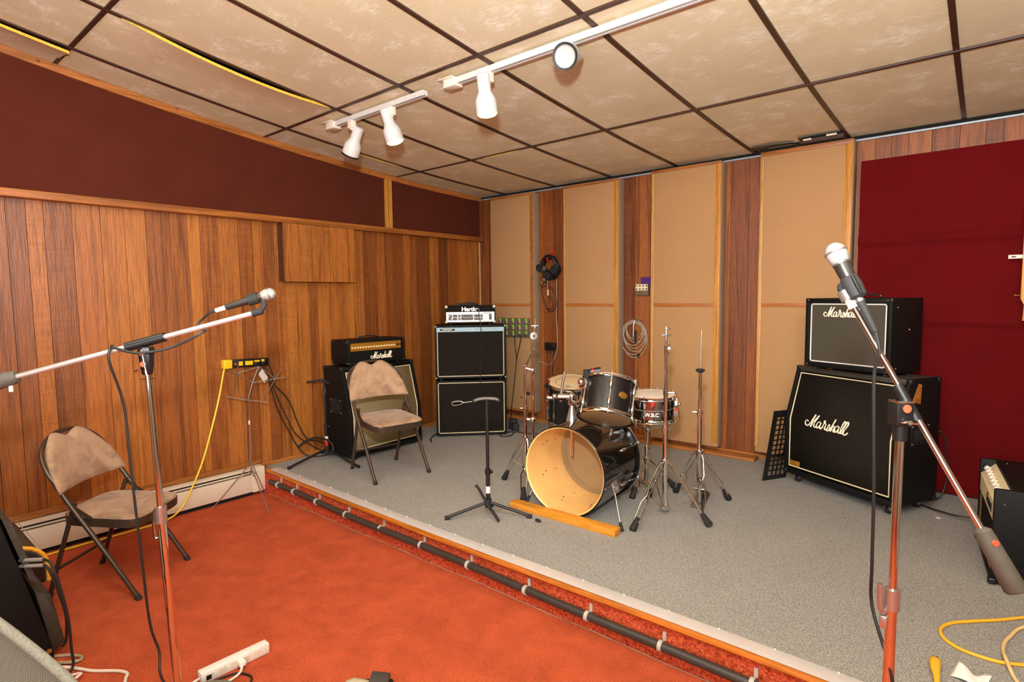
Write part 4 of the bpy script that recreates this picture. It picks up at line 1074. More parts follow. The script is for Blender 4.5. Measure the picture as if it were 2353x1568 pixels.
# boom cymbal stand, left
c = (1.847, -1.594); c2 = (1.889, -1.566)
t = thing('cymbal_stand', 'tall chrome boom cymbal stand folded upright, at the left of the bass drum', 'cymbal stand', (0, 0, 0))
tripod(t, c, .5, .30, [(1.656, -1.60, ZS), (2.012, -1.83, ZS+.0), (1.98, -1.40, ZS)], (0,))
mb = MB(); mb.cyl((*c, .28), (*c, .70), .0125, n=14); part('lower_tube', mb, 'chrome', t)
mb = MB(); mb.cyl((*c, .69), (*c, .95), .0098, n=14); part('upper_tube', mb, 'chrome', t)
clamp(t, *c, .70, .017, -.03, -.02)
mb = MB(); mb.box((c[0]+.012, c[1]+.008, .80), (.04, .02, .02), None, .004).cyl((c[0]-.025, c[1]-.015, .775), (c[0]-.02, c[1]-.012, .775), .009, n=10); part('memory_clamp', mb, 'black', t)
mb = MB(); mb.cyl((*c, .93), (c[0]+.005, c[1], .985), .012, n=12).cyl((c[0], c[1], .97), (c2[0], c2[1], .955), .014, n=12).ball((c2[0], c2[1], .952), .02, 12).cyl((c[0], c[1], .975), (c[0]+.04, c[1]+.03, 1.07), .0065, n=8).cyl((c[0]+.02, c[1]+.01, 1.02), (c[0]+.05, c[1]+.035, 1.10), .004, n=8); part('boom_tilter', mb, 'chrome', t)
mb = MB(); mb.cyl((*c2, .47), (*c2, 1.165), .0085, n=12); part('boom_arm', mb, 'chrome', t)
mb = MB(); mb.cyl((c[0], c[1], .625), (c2[0], c2[1], .625), .010, n=10).ball((*c2, .625), .022, 12); part('boom_clamp', mb, 'chrome', t)
mb = MB(); q = V((c2[0]+.008, c2[1]+.006, 1.182)); mb.cyl(q+CF*-.008, q+CF*.014, .024, n=20).ball(q+CF*-.012, .010, 8); part('tilter', mb, 'chrome', t)
mb = MB(); mb.cyl(q, q+V((.012, .01, .115)), .004, n=8); part('cymbal_rod', mb, 'dull', t)
mb = MB(); qq = q+V((.006, .005, .065)); mb.box(qq, (.05, .012, .012), Matrix.Rotation(R_(40), 3, 'Z'), .003).cyl(qq-V((0, 0, .012)), qq, .014, n=10); part('wing_nut', mb, 'dull', t)

# clip microphones on the drums
def clip_mic(p, d, label):
    p, d = V(p), V(d).normalized(); t = thing('clip_microphone', label, 'microphone', p)
    mb = MB(); mb.cyl((0, 0, 0), d*.06, .017, .019, 14); part('body', mb, 'black', t)
    mb = MB(); mb.cyl(d*.012, d*.018, .0195, n=14); part('red_ring', mb, 'redplastic', t)
    mb = MB(); mb.box((-d*.02)+V((0, 0, -.01)), (.03, .03, .05), None, .005).box((-d*.02)+V((0, 0, -.045)), (.012, .012, .05), None, .003); part('rim_clip', mb, 'rubber', t)
th = tm @ V((0, 0, .235)); dl = Matrix.Rotation(R_(-50), 3, tn) @ ((cam_p-th)-tn*(cam_p-th).dot(tn)).normalized()
clip_mic(th+dl*.148, cam_dir(.9, .12, -.1), 'black clip-on microphone with red ring on the rack tom rim')
fh = fm @ V((0, 0, .325))
clip_mic(fh-CR*.188-CU*.01, cam_dir(-.1, -.2, -.6), 'small black clip-on microphone on the floor tom rim')

# wood block in front of the bass drum
mb = MB(); mb.box((2.375, -1.936, ZS+.0175), (.712, .066, .035), Matrix.Rotation(R_(.6), 3, 'Z'), .0015)
single('wood_block', mb, 'plank', 'orange wood block on the stage holding the bass drum front', 'wood block')
mb = MB(); mb.lathe([(.009, -.016), (.009, .008), (.006, .016), (0, .018)], Matrix.Translation((2.291, -2.045, ZS+.009)) @ Matrix.Rotation(R_(90), 4, 'Y') , 10); single('rubber_cap', mb, 'rubber', 'small black rubber cap lying on grey carpet by the wood block', 'cap')

# ------------------------------------------------------------------ guitar stands
def guitar_stand(label, loc, feet, H, cradle, yoke, sticker):
    t = thing('guitar_stand', label, 'guitar stand', loc)
    o = V(loc)
    mb = MB(); mb.cyl((0, 0, .06), (0, 0, .27), .0125, n=14); part('lower_tube', mb, 'black', t)
    mb = MB(); mb.cyl((0, 0, .25), (0, 0, H), .0095, n=14); part('upper_tube', mb, 'black', t)
    mb = MB(); mb.cyl((0, 0, .245), (0, 0, .275), .017, n=14).ball((.02, .01, .26), .01, 8); part('height_clamp', mb, 'black', t)
    mb = MB(); mb.cyl((0, 0, .05), (0, 0, .10), .019, n=14); part('leg_hub', mb, 'rubber', t)
    for f in feet:
        f = V(f)-o; d = V((f.x, f.y, 0)).normalized()
        mb = MB(); mb.tube([d*.012+V((0, 0, .078)), f+V((0, 0, .012))], .0085, 10); l = part('leg', mb, 'black', t)
        mb = MB(); mb.cyl(f+V((0, 0, .014))-d*.03, f+V((0, 0, .0125)), .0118, n=12); mb.build('rubber_tip', 'rubber', l)
    mb = MB(); mb.tube(smooth([V(p)-o for p in cradle], 6), .0085, 10); part('body_cradle', mb, 'rubber', t)
    mb = MB(); mb.tube(smooth([V(p)-o for p in yoke], 6), .0085, 10); y = part('neck_yoke', mb, 'yokegrey' if sticker == 'plain' else 'rubber', t)
    mb = MB()
    for p in (yoke[0], yoke[-1]): mb.ball(V(p)-o, .011, 10)
    mb.build('yoke_end', 'rubber', y)
    return t
b = V((2.006, -2.146, ZS))
g = guitar_stand('black guitar stand standing alone in front of the bass drum', b, [(1.858, -2.352, ZS), (2.232, -2.027, ZS), (1.92, -2.02, ZS)], .68,
  [(1.95, -2.19, ZS+.178), (1.965, -2.185, ZS+.165), (2.0, -2.168, ZS+.10), (2.03, -2.165, ZS+.06), (2.075, -2.18, ZS+.045), (2.125, -2.192, ZS+.012)],
  [(1.95, -2.195, ZS+.672), (1.975, -2.175, ZS+.683), (2.006, -2.146, ZS+.686), (2.045, -2.112, ZS+.682), (2.055, -2.10, ZS+.672)], 'plain')
mb = MB(); mb.tube([(-.056, -.05, .67), (-.10, -.09, .664)], .0025, 6)
mb.tube(smooth([(-.10, -.09, .664), (-.115, -.10, .672), (-.145, -.125, .668), (-.15, -.13, .655), (-.135, -.12, .648), (-.11, -.10, .655)], 5, True), .0026, 6, closed=True); part('safety_strap', mb, 'dull', g)
mb = MB(); mb.cyl((0, 0, .135), (0, 0, .175), .0132, n=14); part('sticker', mb, 'paper', g)
b = V((.212, -2.063, ZS))
g = guitar_stand('black guitar stand on the stage between the wall cables and the gold-panel amp', b, [(.237, -2.407, ZS), (.63, -2.06, ZS), (.03, -2.0, ZS)], .62,
  [(.03, -2.20, ZS+.095), (.06, -2.17, ZS+.13), (.12, -2.12, ZS+.165), (.21, -2.085, ZS+.165), (.29, -2.07, ZS+.14), (.31, -2.07, ZS+.08), (.27, -2.08, ZS+.055)],
  [(.12, -2.15, ZS+.615), (.15, -2.12, ZS+.62), (.19, -2.08, ZS+.628), (.212, -2.055, ZS+.62), (.225, -2.04, ZS+.60)], 'x')
mb = MB(); mb.tube(smooth([(.0, .0, .60), (-.004, .008, .56), (-.012, .004, .53), (-.002, -.008, .515), (.01, .0, .53), (.006, .0, .57)], 5, True), .003, 6, closed=True); part('safety_clip', mb, 'dull', g)
mb = MB(); mb.m(0).cyl((0, 0, .145), (0, 0, .182), .0131, n=14).m(1).cyl((0, 0, .106), (0, 0, .145), .0131, n=14); part('sticker', mb, ['paper', 'redplastic'], g)

# ------------------------------------------------------------------ music stand (folding wire)
t = thing('music_stand', 'folding wire music stand in front of the yellow power strip', 'music stand', (.155, -2.645, 0))
mo = V((.155, -2.645, 0))
K = {'BL': (.103, -2.77, .765), 'BM': (.15, -2.667, .733), 'BR': (.218, -2.523, .70), 'LU': (.121, -2.727, .765), 'LT': (.141, -2.687, 1.004), 'LN': (.134, -2.70, .925),
     'T': (.195, -2.569, .963), 'C': (.176, -2.61, .85), 'SP': (.161, -2.64, .733), 'TM': (.172, -2.618, .947), 'LL': (.111, -2.755, .955),
     'RB': (.199, -2.562, .712), 'RN': (.242, -2.475, .868), 'RT': (.265, -2.43, .945), 'RR': (.273, -2.418, .876)}
K = {k: V(v)-mo+V((.0, 0, 0)) for k, v in K.items()}
def wire(a, b, r=.0034): return MB().tube([K[a], K[b]], r, 6)
part('desk_ledge', MB().tube([K['BL'], K['BM'], K['BR']], .0042, 6), 'dull', t)
part('spine', MB().tube([K['SP'], K['C'], K['T']], .0058, 6, flat=.5), 'dull', t)
for a, b_ in (('LU', 'LT'), ('LN', 'TM'), ('TM', 'T'), ('LN', 'C'), ('LL', 'LN'), ('RB', 'RN'), ('RN', 'RT'), ('RN', 'T'), ('RN', 'RR'), ('C', 'RN')):
    part('wire_arm', wire(a, b_), 'dull', t)
part('upper_tube', MB().cyl(V((.006, .008, .50)), V((.009, .012, .735)), .0032, n=8), 'chrome', t)
part('lower_tube', MB().cyl(V((0, 0, .20)), V((.006, .008, .57)), .0048, n=8), 'steel', t)
part('height_clamp', MB().box((.004, .004, .565), (.012, .012, .03), None, .002), 'cream_paint', t)
for f in ((.148, -2.927, .004), (.538, -2.711, .004), (.125, -2.53, .004)):
    f = V(f)-mo; d = V((f.x, f.y, 0)).normalized()
    mb = MB(); mb.tube([V((0, 0, .285))+d*.008, V((0, 0, .25))+d*.02, f], .0038, 6); o = part('leg', mb, 'steel', t)
    mid = (V((0, 0, .27))+d*.01).lerp(f, .34); mb = MB(); mb.tube([V((0, 0, .205))+d*.006, mid], .003, 6); mb.build('brace', 'steel', o)
part('hub', MB().cyl((0, 0, .27), (0, 0, .295), .009, n=10).cyl((0, 0, .195), (0, 0, .215), .009, n=10), 'dull', t)
mb = MB(); mb.box(V((.205, -2.545, .893))-mo, (.006, .05, .085), Matrix.Rotation(R_(25), 3, 'Z') @ Matrix.Rotation(R_(38), 3, 'X')); part('tag_card', mb, 'paper', t, 'white paper tag')

# ------------------------------------------------------------------ power strip on the left wall with its leads
t = thing('power_strip', 'yellow and black power strip screwed to the left wall', 'power strip', (.002, -2.583, .981))
rot = Matrix.Rotation(R_(-1.9), 3, 'X')
mb = MB(); mb.box((.02, .03, -.001), (.04, .275, .056), rot, .004); part('housing', mb, 'black', t)
mb = MB(); mb.box((.024, -.137, .003), (.05, .062, .064), rot, .006); part('end_block', mb, 'yellow', t)
mb = MB(); mb.box((.041, -.045, 0), (.004, .03, .03), rot).box((.041, .016, -.001), (.004, .056, .03), rot).box((.041, .075, .008), (.004, .04, .012), rot).box((.041, .12, .006), (.004, .022, .022), rot); part('outlet_plate', mb, 'yellow', t)
mb = MB(); mb.box((.042, -.083, .0), (.004, .012, .016), rot, .001); part('switch', mb, 'orange_badge', t)
mb = MB(); mb.box((.05, .07, -.014), (.03, .04, .03), rot, .006).box((.05, .115, -.014), (.03, .03, .03), rot, .006); part('plug', mb, 'black', t)
mb = MB()
pts = [(.03, -2.735, .962), (.05, -2.757, .92), (.06, -2.80, .75), (.075, -2.865, .55), (.098, -2.945, .34), (.108, -3.03, .17), (.112, -3.10, .06), (.118, -3.2, .012), (.125, -3.4, .007), (.12, -3.65, .007), (.13, -3.9, .007), (.14, -4.15, .007)]
mb.tube(smooth(pts, 6), .0062, 8); single('cable', mb, 'yellow', 'yellow lead running down the left wall and along the heater', 'cable')
def cable(pts, r, m, label, k=6): return single('cable', MB().tube(smooth(pts, k), r, 7), m, label, 'cable')
zf = ZS+.006
cable([(.05, -2.47, .955), (.045, -2.44, .87), (.04, -2.41, .78), (.035, -2.36, .60), (.035, -2.28, .42), (.04, -2.2, .26), (.07, -2.14, .195), (.12, -2.06, zf), (.12, -1.99, zf)], .0048, 'cable', 'leftmost thin black cable hanging from the yellow power strip')
cable([(.05, -2.45, .955), (.05, -2.425, .86), (.04, -2.38, .74), (.035, -2.30, .55), (.035, -2.22, .38), (.04, -2.1, .27), (.06, -2.0, .20), (.1, -1.96, zf)], .0042, 'cable', 'middle thin black cable hanging from the yellow power strip')
cable([(.05, -2.425, .96), (.055, -2.40, .88), (.045, -2.385, .80), (.035, -2.27, .66), (.032, -2.20, .47), (.035, -2.13, .33), (.04, -2.02, .28), (.05, -1.98, .25), (.05, -1.97, .2)], .0048, 'cable', 'rightmost thick black cable hanging from the yellow power strip')

# ------------------------------------------------------------------ items on the back wall
# headphones and cable bundle on a red hook
t = thing('headphones', 'black headphones hanging with leads from a red hook on the back wall', 'headphones', (.915, -.005, 1.72))
mb = MB()
for k, (R1, zo, yo) in enumerate(((.085, .02, -.03), (.095, .0, -.045), (.075, .03, -.055), (.10, -.015, -.035))):
    mb.ring((0+.008*k, yo, zo), (.1*k-.1, 1, .1), R1, .014, 24, 7)
part('headband', mb, 'black', t)
mb = MB(); mb.cyl((-.10, -.02, -.005), (-.10, -.07, -.005), .038, .034, 18).cyl((.085, -.02, -.03), (.085, -.075, -.03), .05, .045, 18).cyl((0, -.02, -.085), (0, -.08, -.085), .045, .04, 18); part('ear_cup', mb, 'rubber', t)
mb = MB(); mb.cyl((-.02, -.08, -.015), (-.02, -.086, -.015), .022, n=16); part('cup_badge', mb, 'dull', t)
mb = MB(); mb.tube(smooth([(.02, -.005, .14), (.03, -.05, .11), (.0, -.07, .07), (.04, -.08, .04)], 5), .006, 6).box((.03, -.01, .13), (.01, .01, .05)); part('red_tie', mb, 'redplastic', t, 'red hook and tie')
mb = MB()
mb.tube(smooth([(-.02, -.03, -.10), (-.10, -.02, -.2), (-.06, -.02, -.36), (.0, -.02, -.43), (.07, -.02, -.38), (.06, -.02, -.26), (-.02, -.025, -.17), (-.09, -.02, -.12)], 6), .004, 6)
mb.tube(smooth([(-.02, -.03, -.26), (.04, -.025, -.33), (.02, -.02, -.4), (-.04, -.02, -.40)], 6), .0035, 6)
mb.ring((-.08, -.02, -.14), (0, 1, 0), .05, .003, 20, 6); part('lead', mb, 'cable', t)
mb = MB(); mb.m(0).cyl((-.017, -.03, -.12), (-.017, -.03, -.22), .006, n=8).m(1).cyl((-.017, -.03, -.22), (-.015, -.03, -.275), .008, n=8).cyl((-.06, -.03, -.09), (-.06, -.03, -.13), .007, n=8); part('jack_plug', mb, ['dull', 'cream_paint'], t)
cable([(.985, -.012, 1.60), (.985, -.012, 1.45), (.98, -.012, 1.25), (.99, -.012, 1.1), (.988, -.012, .95), (.95, -.012, .82), (.88, -.012, .765), (.80, -.02, .79), (.75, -.125, .83), (.68, -.125, .93)], .004, 'greycable', 'thin grey cable running down the boards beside the headphones')
# small junction box with three leads
t = thing('junction_box', 'small black connector box with a red light on the boards below the headphones', 'connector box', (.915, -.002, .95))
mb = MB(); mb.box((0, -.02, 0), (.125, .035, .075), None, .006); part('case', mb, 'black', t)
mb = MB(); mb.ball((.04, -.038, .01), .005, 8); part('indicator', mb, 'redplastic', t)
mb = MB()
for x in (-.04, -.005, .04): mb.cyl((x, -.02, -.035), (x, -.02, -.07), .009, .006, 8)
part('plug', mb, 'rubber', t)
mb = MB()
for i, x in enumerate((-.04, -.005, .04)): mb.tube(smooth([(x, -.02, -.06), (x-.012*i, -.014, -.25), (-.05+.02*i, -.012, -.5), (-.06+.02*i, -.02, -.735)], 5), .0035, 6)
part('lead', mb, 'cable', t)
# snake panel on the first acoustic panel
t = thing('cable_snake_panel', 'brown connector panel with rows of green-ringed sockets, beside the bass cabinets', 'connector panel', (.54, -.118, 1.13))
mb = MB(); mb.box((0, -.008, 0), (.40, .016, .19), None, .002); part('plate', mb, 'taupe', t)
for i in range(5):
    for j in range(3):
        mb = MB(); x, z = -.17+i*.084, .08-j*.062; mb.m(0).cyl((x, -.016, z), (x, -.024, z), .012, n=14).m(1).box((x+.004, -.018, z-.022), (.01, .004, .022)); part('socket', mb, ['green', 'cream_paint'], t)
for x in (.10, .17): mb = MB(); mb.cyl((x, -.02, -.07), (x, -.055, -.072), .011, .009, 10).box((x-.01, -.03, -.068), (.03, .02, .016), None, .003); part('jack_plug', mb, 'dull', t)
cable([(.565, -.145, 1.05), (.565, -.14, .95), (.578, -.135, .83), (.57, -.13, .78), (.53, -.13, .5), (.495, -.13, .27), (.48, -.1, zf)], .0042, 'cable', 'thin black cable dropping from the connector panel, on the left')
cable([(.66, -.165, 1.055), (.63, -.14, .98), (.59, -.135, .86), (.58, -.135, .80)], .0042, 'cable', 'short black cable joining down from the right plug of the connector panel')
# headphone mixer with purple tape
t = thing('headphone_mixer', 'small beige knob box under purple tape on the back wall boards', 'mixer', (1.893, .001, 1.485))
mb = MB(); mb.box((0, -.02, 0), (.118, .036, .098), None, .004); part('case', mb, 'taupe', t)
mb = MB(); mb.box((-.002, -.039, .02), (.112, .003, .054)); part('faceplate', mb, 'piping', t)
for i in range(4):
    for j in range(2):
        mb = MB(); mb.cyl((-.045+.03*i, -.04, .034-.028*j), (-.045+.03*i, -.048, .034-.028*j), .0065, n=10); part('control_knob', mb, 'smoke', t)
for x in (-.04, .035): mb = MB(); mb.ball((x, -.042, -.032), .009, 8); part('jack_plug', mb, 'dull', t)
mb = MB(); mb.box((1.915, -.006, 1.563), (.09, .008, .06)); single('purple_tape', mb, 'purple', 'patch of purple tape on the boards above the small knob box', 'tape')
# cable coil
t = thing('cable_coil', 'coil of grey cable hanging on the back wall boards', 'cable coil', (1.815, -.004, 1.225))
mb = MB(); random.seed(5)
for k in range(7):
    rx, rz = .075+.0085*k+random.uniform(-.004, .004), .085+.011*k; cx, cz = .012*math.sin(k*2.1), -rz-.005*k
    pts = [(cx+rx*math.sin(2*PI*i/36)*(1+.08*math.cos(2*PI*i/36)), -.012-.006*(k % 3), cz+rz*math.cos(2*PI*i/36)) for i in range(36)]
    mb.tube(pts, .0042, 6, closed=True)
part('loops', mb, 'greycable', t)
mb = MB(); mb.cyl((0, 0, 0), (0, -.04, .005), .006, n=8).box((.04, -.02, 0), (.06, .014, .012), None, .003); part('hook', mb, 'dull', t)
mb = MB(); mb.cyl((0, -.03, -.09), (0, -.03, -.15), .007, n=8).m(1).cyl((.016, -.028, -.09), (.02, -.028, -.2), .012, .009, 8).cyl((.045, -.02, -.29), (.04, -.02, -.32), .011, n=8).m(0).tube(smooth([(.01, -.02, 0), (.0, -.03, -.05), (0, -.03, -.09)], 3), .004, 6); part('jack_plug', mb, ['dull', 'rubber'], t)

# ------------------------------------------------------------------ microphone stands
def mic(t, head, tail, s=1.):
    """a handheld microphone from ball centre to tail"""
    head, tail = V(head), V(tail); d = (tail-head).normalized(); Lh = (tail-head).length; mt = frame(head, d)
    r = .0235*s
    mb = MB(); mb.lathe([(0, -r), (r*.5, -r*.88), (r*.86, -r*.5), (r, -.002)], mt, 28).lathe([(r, .003), (r*.98, r*.5), (r*.86, r*.95), (r*.8, r*1.15)], mt, 28); part('ball_grille', mb, 'ballgrille', t)
    mb = MB(); mb.lathe([(r, -.002), (r*1.05, -.001), (r*1.05, .002), (r, .003)], mt, 28).lathe([(r*.8, r*1.15), (r*.84, r*1.2), (r*.8, r*1.35)], mt, 28); part('grille_band', mb, 'dull', t)
    mb = MB(); mb.lathe([(r*.76, r*1.3), (r*.76, r*2.), (r*.68, r*3.), (r*.48, Lh-.004), (r*.44, Lh), (0, Lh)], mt, 24); part('handle', mb, 'smoke2', t)
    return d, mt
M['smoke2'] = mat('charcoal_handle', (50, 45, 40), .35, .4)
# left boom stand
base = V((2.085, -3.835, 0)); J = V((2.064, -3.859, 1.296))
t = thing('microphone_stand', 'chrome boom microphone stand in front of the near folding chair', 'microphone stand', base)
def rel(p): return V(p)-base
bc = V((.045, .045, 0))
mb = MB(); mb.lathe([(0, 0), (.15, 0), (.156, .01), (.15, .028), (.11, .05), (.05, .064), (0, .066)], Matrix.Translation(bc), 40); part('round_base', mb, 'beigegrey' if 'beigegrey' in M else 'taupe', t)
jr = rel(J); mid = V((.01, .0, .045)).lerp(jr-V((0, 0, .07)), .58)
mb = MB(); mb.cyl((.01, 0, .045), mid, .0135, n=18); part('lower_tube', mb, 'chrome', t)
mb = MB(); mb.cyl(mid, jr-V((0, 0, .05)), .0098, n=16); part('upper_tube', mb, 'chrome', t)
mb = MB(); mb.cyl(mid-V((0, 0, .03)), mid+V((0, 0, .025)), .018, n=18); o = part('clutch', mb, 'steel', t)
mb = MB(); q = mid-CR*.026-V((0, 0, .02)); mb.tube(smooth([mid-CR*.012+V((0, 0, .01)), q+V((0, 0, .02)), q-V((0, 0, .06)), mid-CR*.012-V((0, 0, .085))], 4), .005, 7); mb.build('clutch_lever', 'chrome', o)
bd = (V((2.203, -3.567, 1.404))-V((1.754, -4.158, 1.206))).normalized()
# clutch block and boom
mb = MB(); mt = frame(jr-V((0, 0, .11)), (0, 0, 1), CR)
mb.prism([(-.016, -.014), (.016, -.014), (.016, .014), (-.016, .014)], .001, mt)
mb.tube([jr-V((0, 0, .095)), jr-V((0, 0, .09)), jr-V((0, 0, .012)), jr-V((0, 0, .004))], [.014, .017, .026, .022], 8); hb = part('swivel_block', mb, 'black', t)
mb = MB(); p = jr-CF*.024-V((0, 0, .06))+CR*.004; mb.cyl(p, p-CF*.003, .0095, n=18); mb.build('round_badge', 'orange_badge', hb)
mb = MB(); p = jr-CF*.03-V((0, 0, .025))+CR*.009; mb.cyl(p, p-CF*.012, .008, n=10).cyl(p-CF*.008+V((0, 0, .012)), p-CF*.008-V((0, 0, .065))+CR*.012, .0032, n=8); mb.cyl(p-CF*.008-V((0, 0, .055))+CR*.01, p-CF*.008-V((0, 0, .07))+CR*.013, .005, n=8)
p2 = jr-V((0, 0, .075))-CR*.02; mb.cyl(p2, p2-CR*.022-V((0, 0, .012)), .004, n=8); mb.build('wing_bolt', 'chrome', hb)
jb = jr+V((0, 0, .012))-CF*.0
mb = MB(); mb.cyl(jb-bd*.06, jb+bd*.06, .0155, n=16); part('boom_sleeve', mb, 'black', t)
e0, e1 = jb-bd*.40, jb+bd*.345
mb = MB(); mb.cyl(e0, e1, .0085, n=16); part('boom_arm', mb, 'silver', t)
mb = MB(); mb.tube([e0+bd*.02, e0+bd*.01, e0-bd*.05, e0-bd*.16], [.017, .022, .027, .029], 18); o = part('counterweight', mb, 'weight', t)
mb = MB(); mb.cyl(e0-V((0, 0, .02)), e0-V((0, 0, .042)), .006, n=8); mb.build('set_screw', 'cream_paint', o)
mb = MB(); mb.cyl(e1-bd*.005, e1+bd*.03, .0125, n=14).tube(smooth([e1+bd*.02, e1+bd*.035+CU*.015, e1+bd*.03+CU*.035], 4), .009, 10); part('mic_clip_mount', mb, 'rubber', t)
hd, tl = V((2.218, -3.51, 1.462)), V((2.128, -3.625, 1.416))
t2 = thing('microphone', 'silver-headed microphone on the boom stand by the near folding chair', 'microphone', hd)
d, mt = mic(t2, (0, 0, 0), tl-hd, .93)
mb = MB(); q = d*.055; mb.cyl(q-d*.015, q+d*.02, .0205, n=18); mb.tube(smooth([q+V((0, 0, -.015)), q+V((0, 0, -.03))+CR*.004, rel(e1)+base-hd+bd*.03+CU*.03+base*0], 4), .007, 8) if False else None; part('clip', mb, 'rubber', t2)
mb = MB(); mb.cyl(tl-hd-d*.004, tl-hd+d*.035, .0085, .0075, 12).m(1).cyl(tl-hd+d*.033, tl-hd+d*.055, .006, .0045, 10); part('connector', mb, ['cream_paint', 'rubber'], t2)
ce = tl+d*.055
mb = MB(); jw = J+V((0, 0, .012))
mb.tube(smooth([ce, ce+d*.05-V((0, 0, .035)), jw+bd*.2-CF*.03-V((0, 0, .02)), jw+bd*.1-CF*.035-V((0, 0, .045)), jw-CF*.04-V((0, 0, .035)), jw-bd*.08-CF*.025+V((0, 0, .005)), jw-bd*.095-CF*.01+V((0, 0, .012)), jw-bd*.1-CF*.02-V((0, 0, .03)),
  J-CR*.085-V((0, 0, .20)), J-CR*.075-V((0, 0, .42)), J-CR*.06-V((0, 0, .7)), J-CR*.045-V((0, 0, .95)), J-CR*.02-V((0, 0, 1.05)), J+CR*.0-V((0, 0, 1.12))-CF*.03, J+CR*.035-V((0, 0, 1.2))-CF*.02, J+CR*.05-V((0, 0, 1.255)), J+CR*.06+CF*-.16-V((0, 0, 1.288))], 8), .0042, 8)
single('microphone_cable', mb, 'cable', 'black microphone cable running down the stand by the near folding chair', 'cable')

# right boom stand
base = V((4.05, -3.135, 0)); J = V((4.06, -3.085, 1.21))
t = thing('microphone_stand', 'chrome boom microphone stand before the guitar cabinets, reflecting red', 'microphone stand', base)
mb = MB(); mb.lathe([(0, 0), (.15, 0), (.155, .008), (.15, .018), (.1, .038), (.03, .05), (0, .05)], Matrix(), 40); part('round_base', mb, 'taupe', t)
jr = rel(J)-CR*.012; top = jr-V((0, 0, .004)); mid = V((0, 0, .045)).lerp(top, .645)
mb = MB(); mb.cyl((0, 0, .045), mid, .0115, n=20); part('lower_tube', mb, 'chrome', t)
mb = MB(); mb.cyl(mid, top-V((0, 0, .05)), .0088, n=18); part('upper_tube', mb, 'chrome', t)
mb = MB(); mb.cyl(mid-V((0, 0, .026)), mid+V((0, 0, .018)), .0155, n=24); o = part('clutch', mb, 'steel', t)
mb = MB(); q = mid-CR*.024; mb.tube(smooth([mid-CR*.01-V((0, 0, .03)), q-V((0, 0, .025)), q-CR*.003+V((0, 0, .03))], 4), [.006]*9, 8); mb.box(mid-CR*.017-V((0, 0, .055)), (.014, .01, .028), None, .002); mb.build('clutch_lever', 'steel', o)
mb = MB(); rot = Matrix((CR, V((0, 0, 1)).cross(CR), V((0, 0, 1)))).transposed(); mb.box(top-V((0, 0, .018)), (.038, .034, .05), rot, .005).cyl(top-V((0, 0, .075)), top-V((0, 0, .04)), .0135, .015, 14); hb = part('swivel_block', mb, 'black', t)
mb = MB(); p = top-CF*.018-V((0, 0, .006)); mb.cyl(p, p-CF*.002, .0085, n=20); mb.build('round_badge', 'orange_badge', hb)
mb = MB(); p = top-CF*.02-V((0, 0, .034)); mb.cyl(p-CR*.014, p+CR*.03-V((0, 0, .004)), .0024, n=8).cyl(p, p-CF*.01, .005, n=10).box(top+V((0, 0, .008)), (.035, .03, .004), rot, .001); mb.build('wing_bolt', 'chrome', hb)
clipp = V((3.945, -3.056, 1.424)); bj = V((4.06, -3.082, 1.211)); bd = (clipp-bj).normalized()
cw0 = V((4.192, -3.111, .977)); 
mb = MB(); mb.cyl(rel(cw0), rel(clipp), .0062, n=16); part('boom_arm', mb, 'chrome', t)
mb = MB(); mb.cyl(rel(bj)-bd*.04, rel(bj)+bd*.04, .0105, n=14).cyl(rel(bj)-bd*.01, jr-V((0, 0, .008))+CF*.0, .010, n=10); part('boom_sleeve', mb, 'black', t)
mb = MB(); mb.tube([rel(cw0)+bd*.006, rel(cw0), rel(cw0)-bd*.02, rel(cw0)-bd*.11, rel(cw0)-bd*.115], [.008, .0155, .0165, .0195, .0165], 22); o = part('counterweight', mb, 'weight', t)
mb = MB(); p = rel(cw0)-bd*.018-CF*.016; mb.cyl(p, p-CF*.004, .006, n=10); mb.build('set_screw', 'orange_badge', o)
mb = MB(); mb.cyl(rel(clipp)-bd*.018, rel(clipp)+bd*.004, .0105, n=14); part('reducer', mb, 'piping', t)
mb = MB(); mb.cyl(rel(clipp)+bd*.003, rel(clipp)+bd*.026, .0165, n=24); part('thread_collar', mb, 'steel', t)
hd, tl = V((3.911, -3.044, 1.534)), V((3.960, -3.058, 1.433))
t2 = thing('microphone', 'large silver-headed microphone on the boom stand before the guitar cabinets', 'microphone', hd)
d, mt = mic(t2, (0, 0, 0), tl-hd, .98)
mb = MB(); q = d*.083; mb.lathe([(.013, .060), (.018, .066), (.0205, .085), (.019, .112), (.0135, .117)], frame((0, 0, 0), d), 22); o = part('clip', mb, 'rubber', t2)
mb = MB(); mb.tube(smooth([q-CR*.006, clipp-hd+bd*.036, clipp-hd+bd*.024], 4), .011, 12); mb.build('clip_swivel', 'rubber', o)
mb = MB(); mb.lathe([(.007, .062), (.0095, .085), (.007, .108)], frame(-CF*.016-CU*.0, d), 12, sx=.6); mb.build('clip_slot', 'black', o)
mb = MB(); q = tl-hd; mb.m(1).cyl(q-d*.004, q+d*.012, .0098, n=14).m(0).cyl(q+d*.01, q+d*.085, .0092, .0062, 14); part('connector', mb, ['rubber', 'dull'], t2)
ce = tl+d*.085
mb = MB()
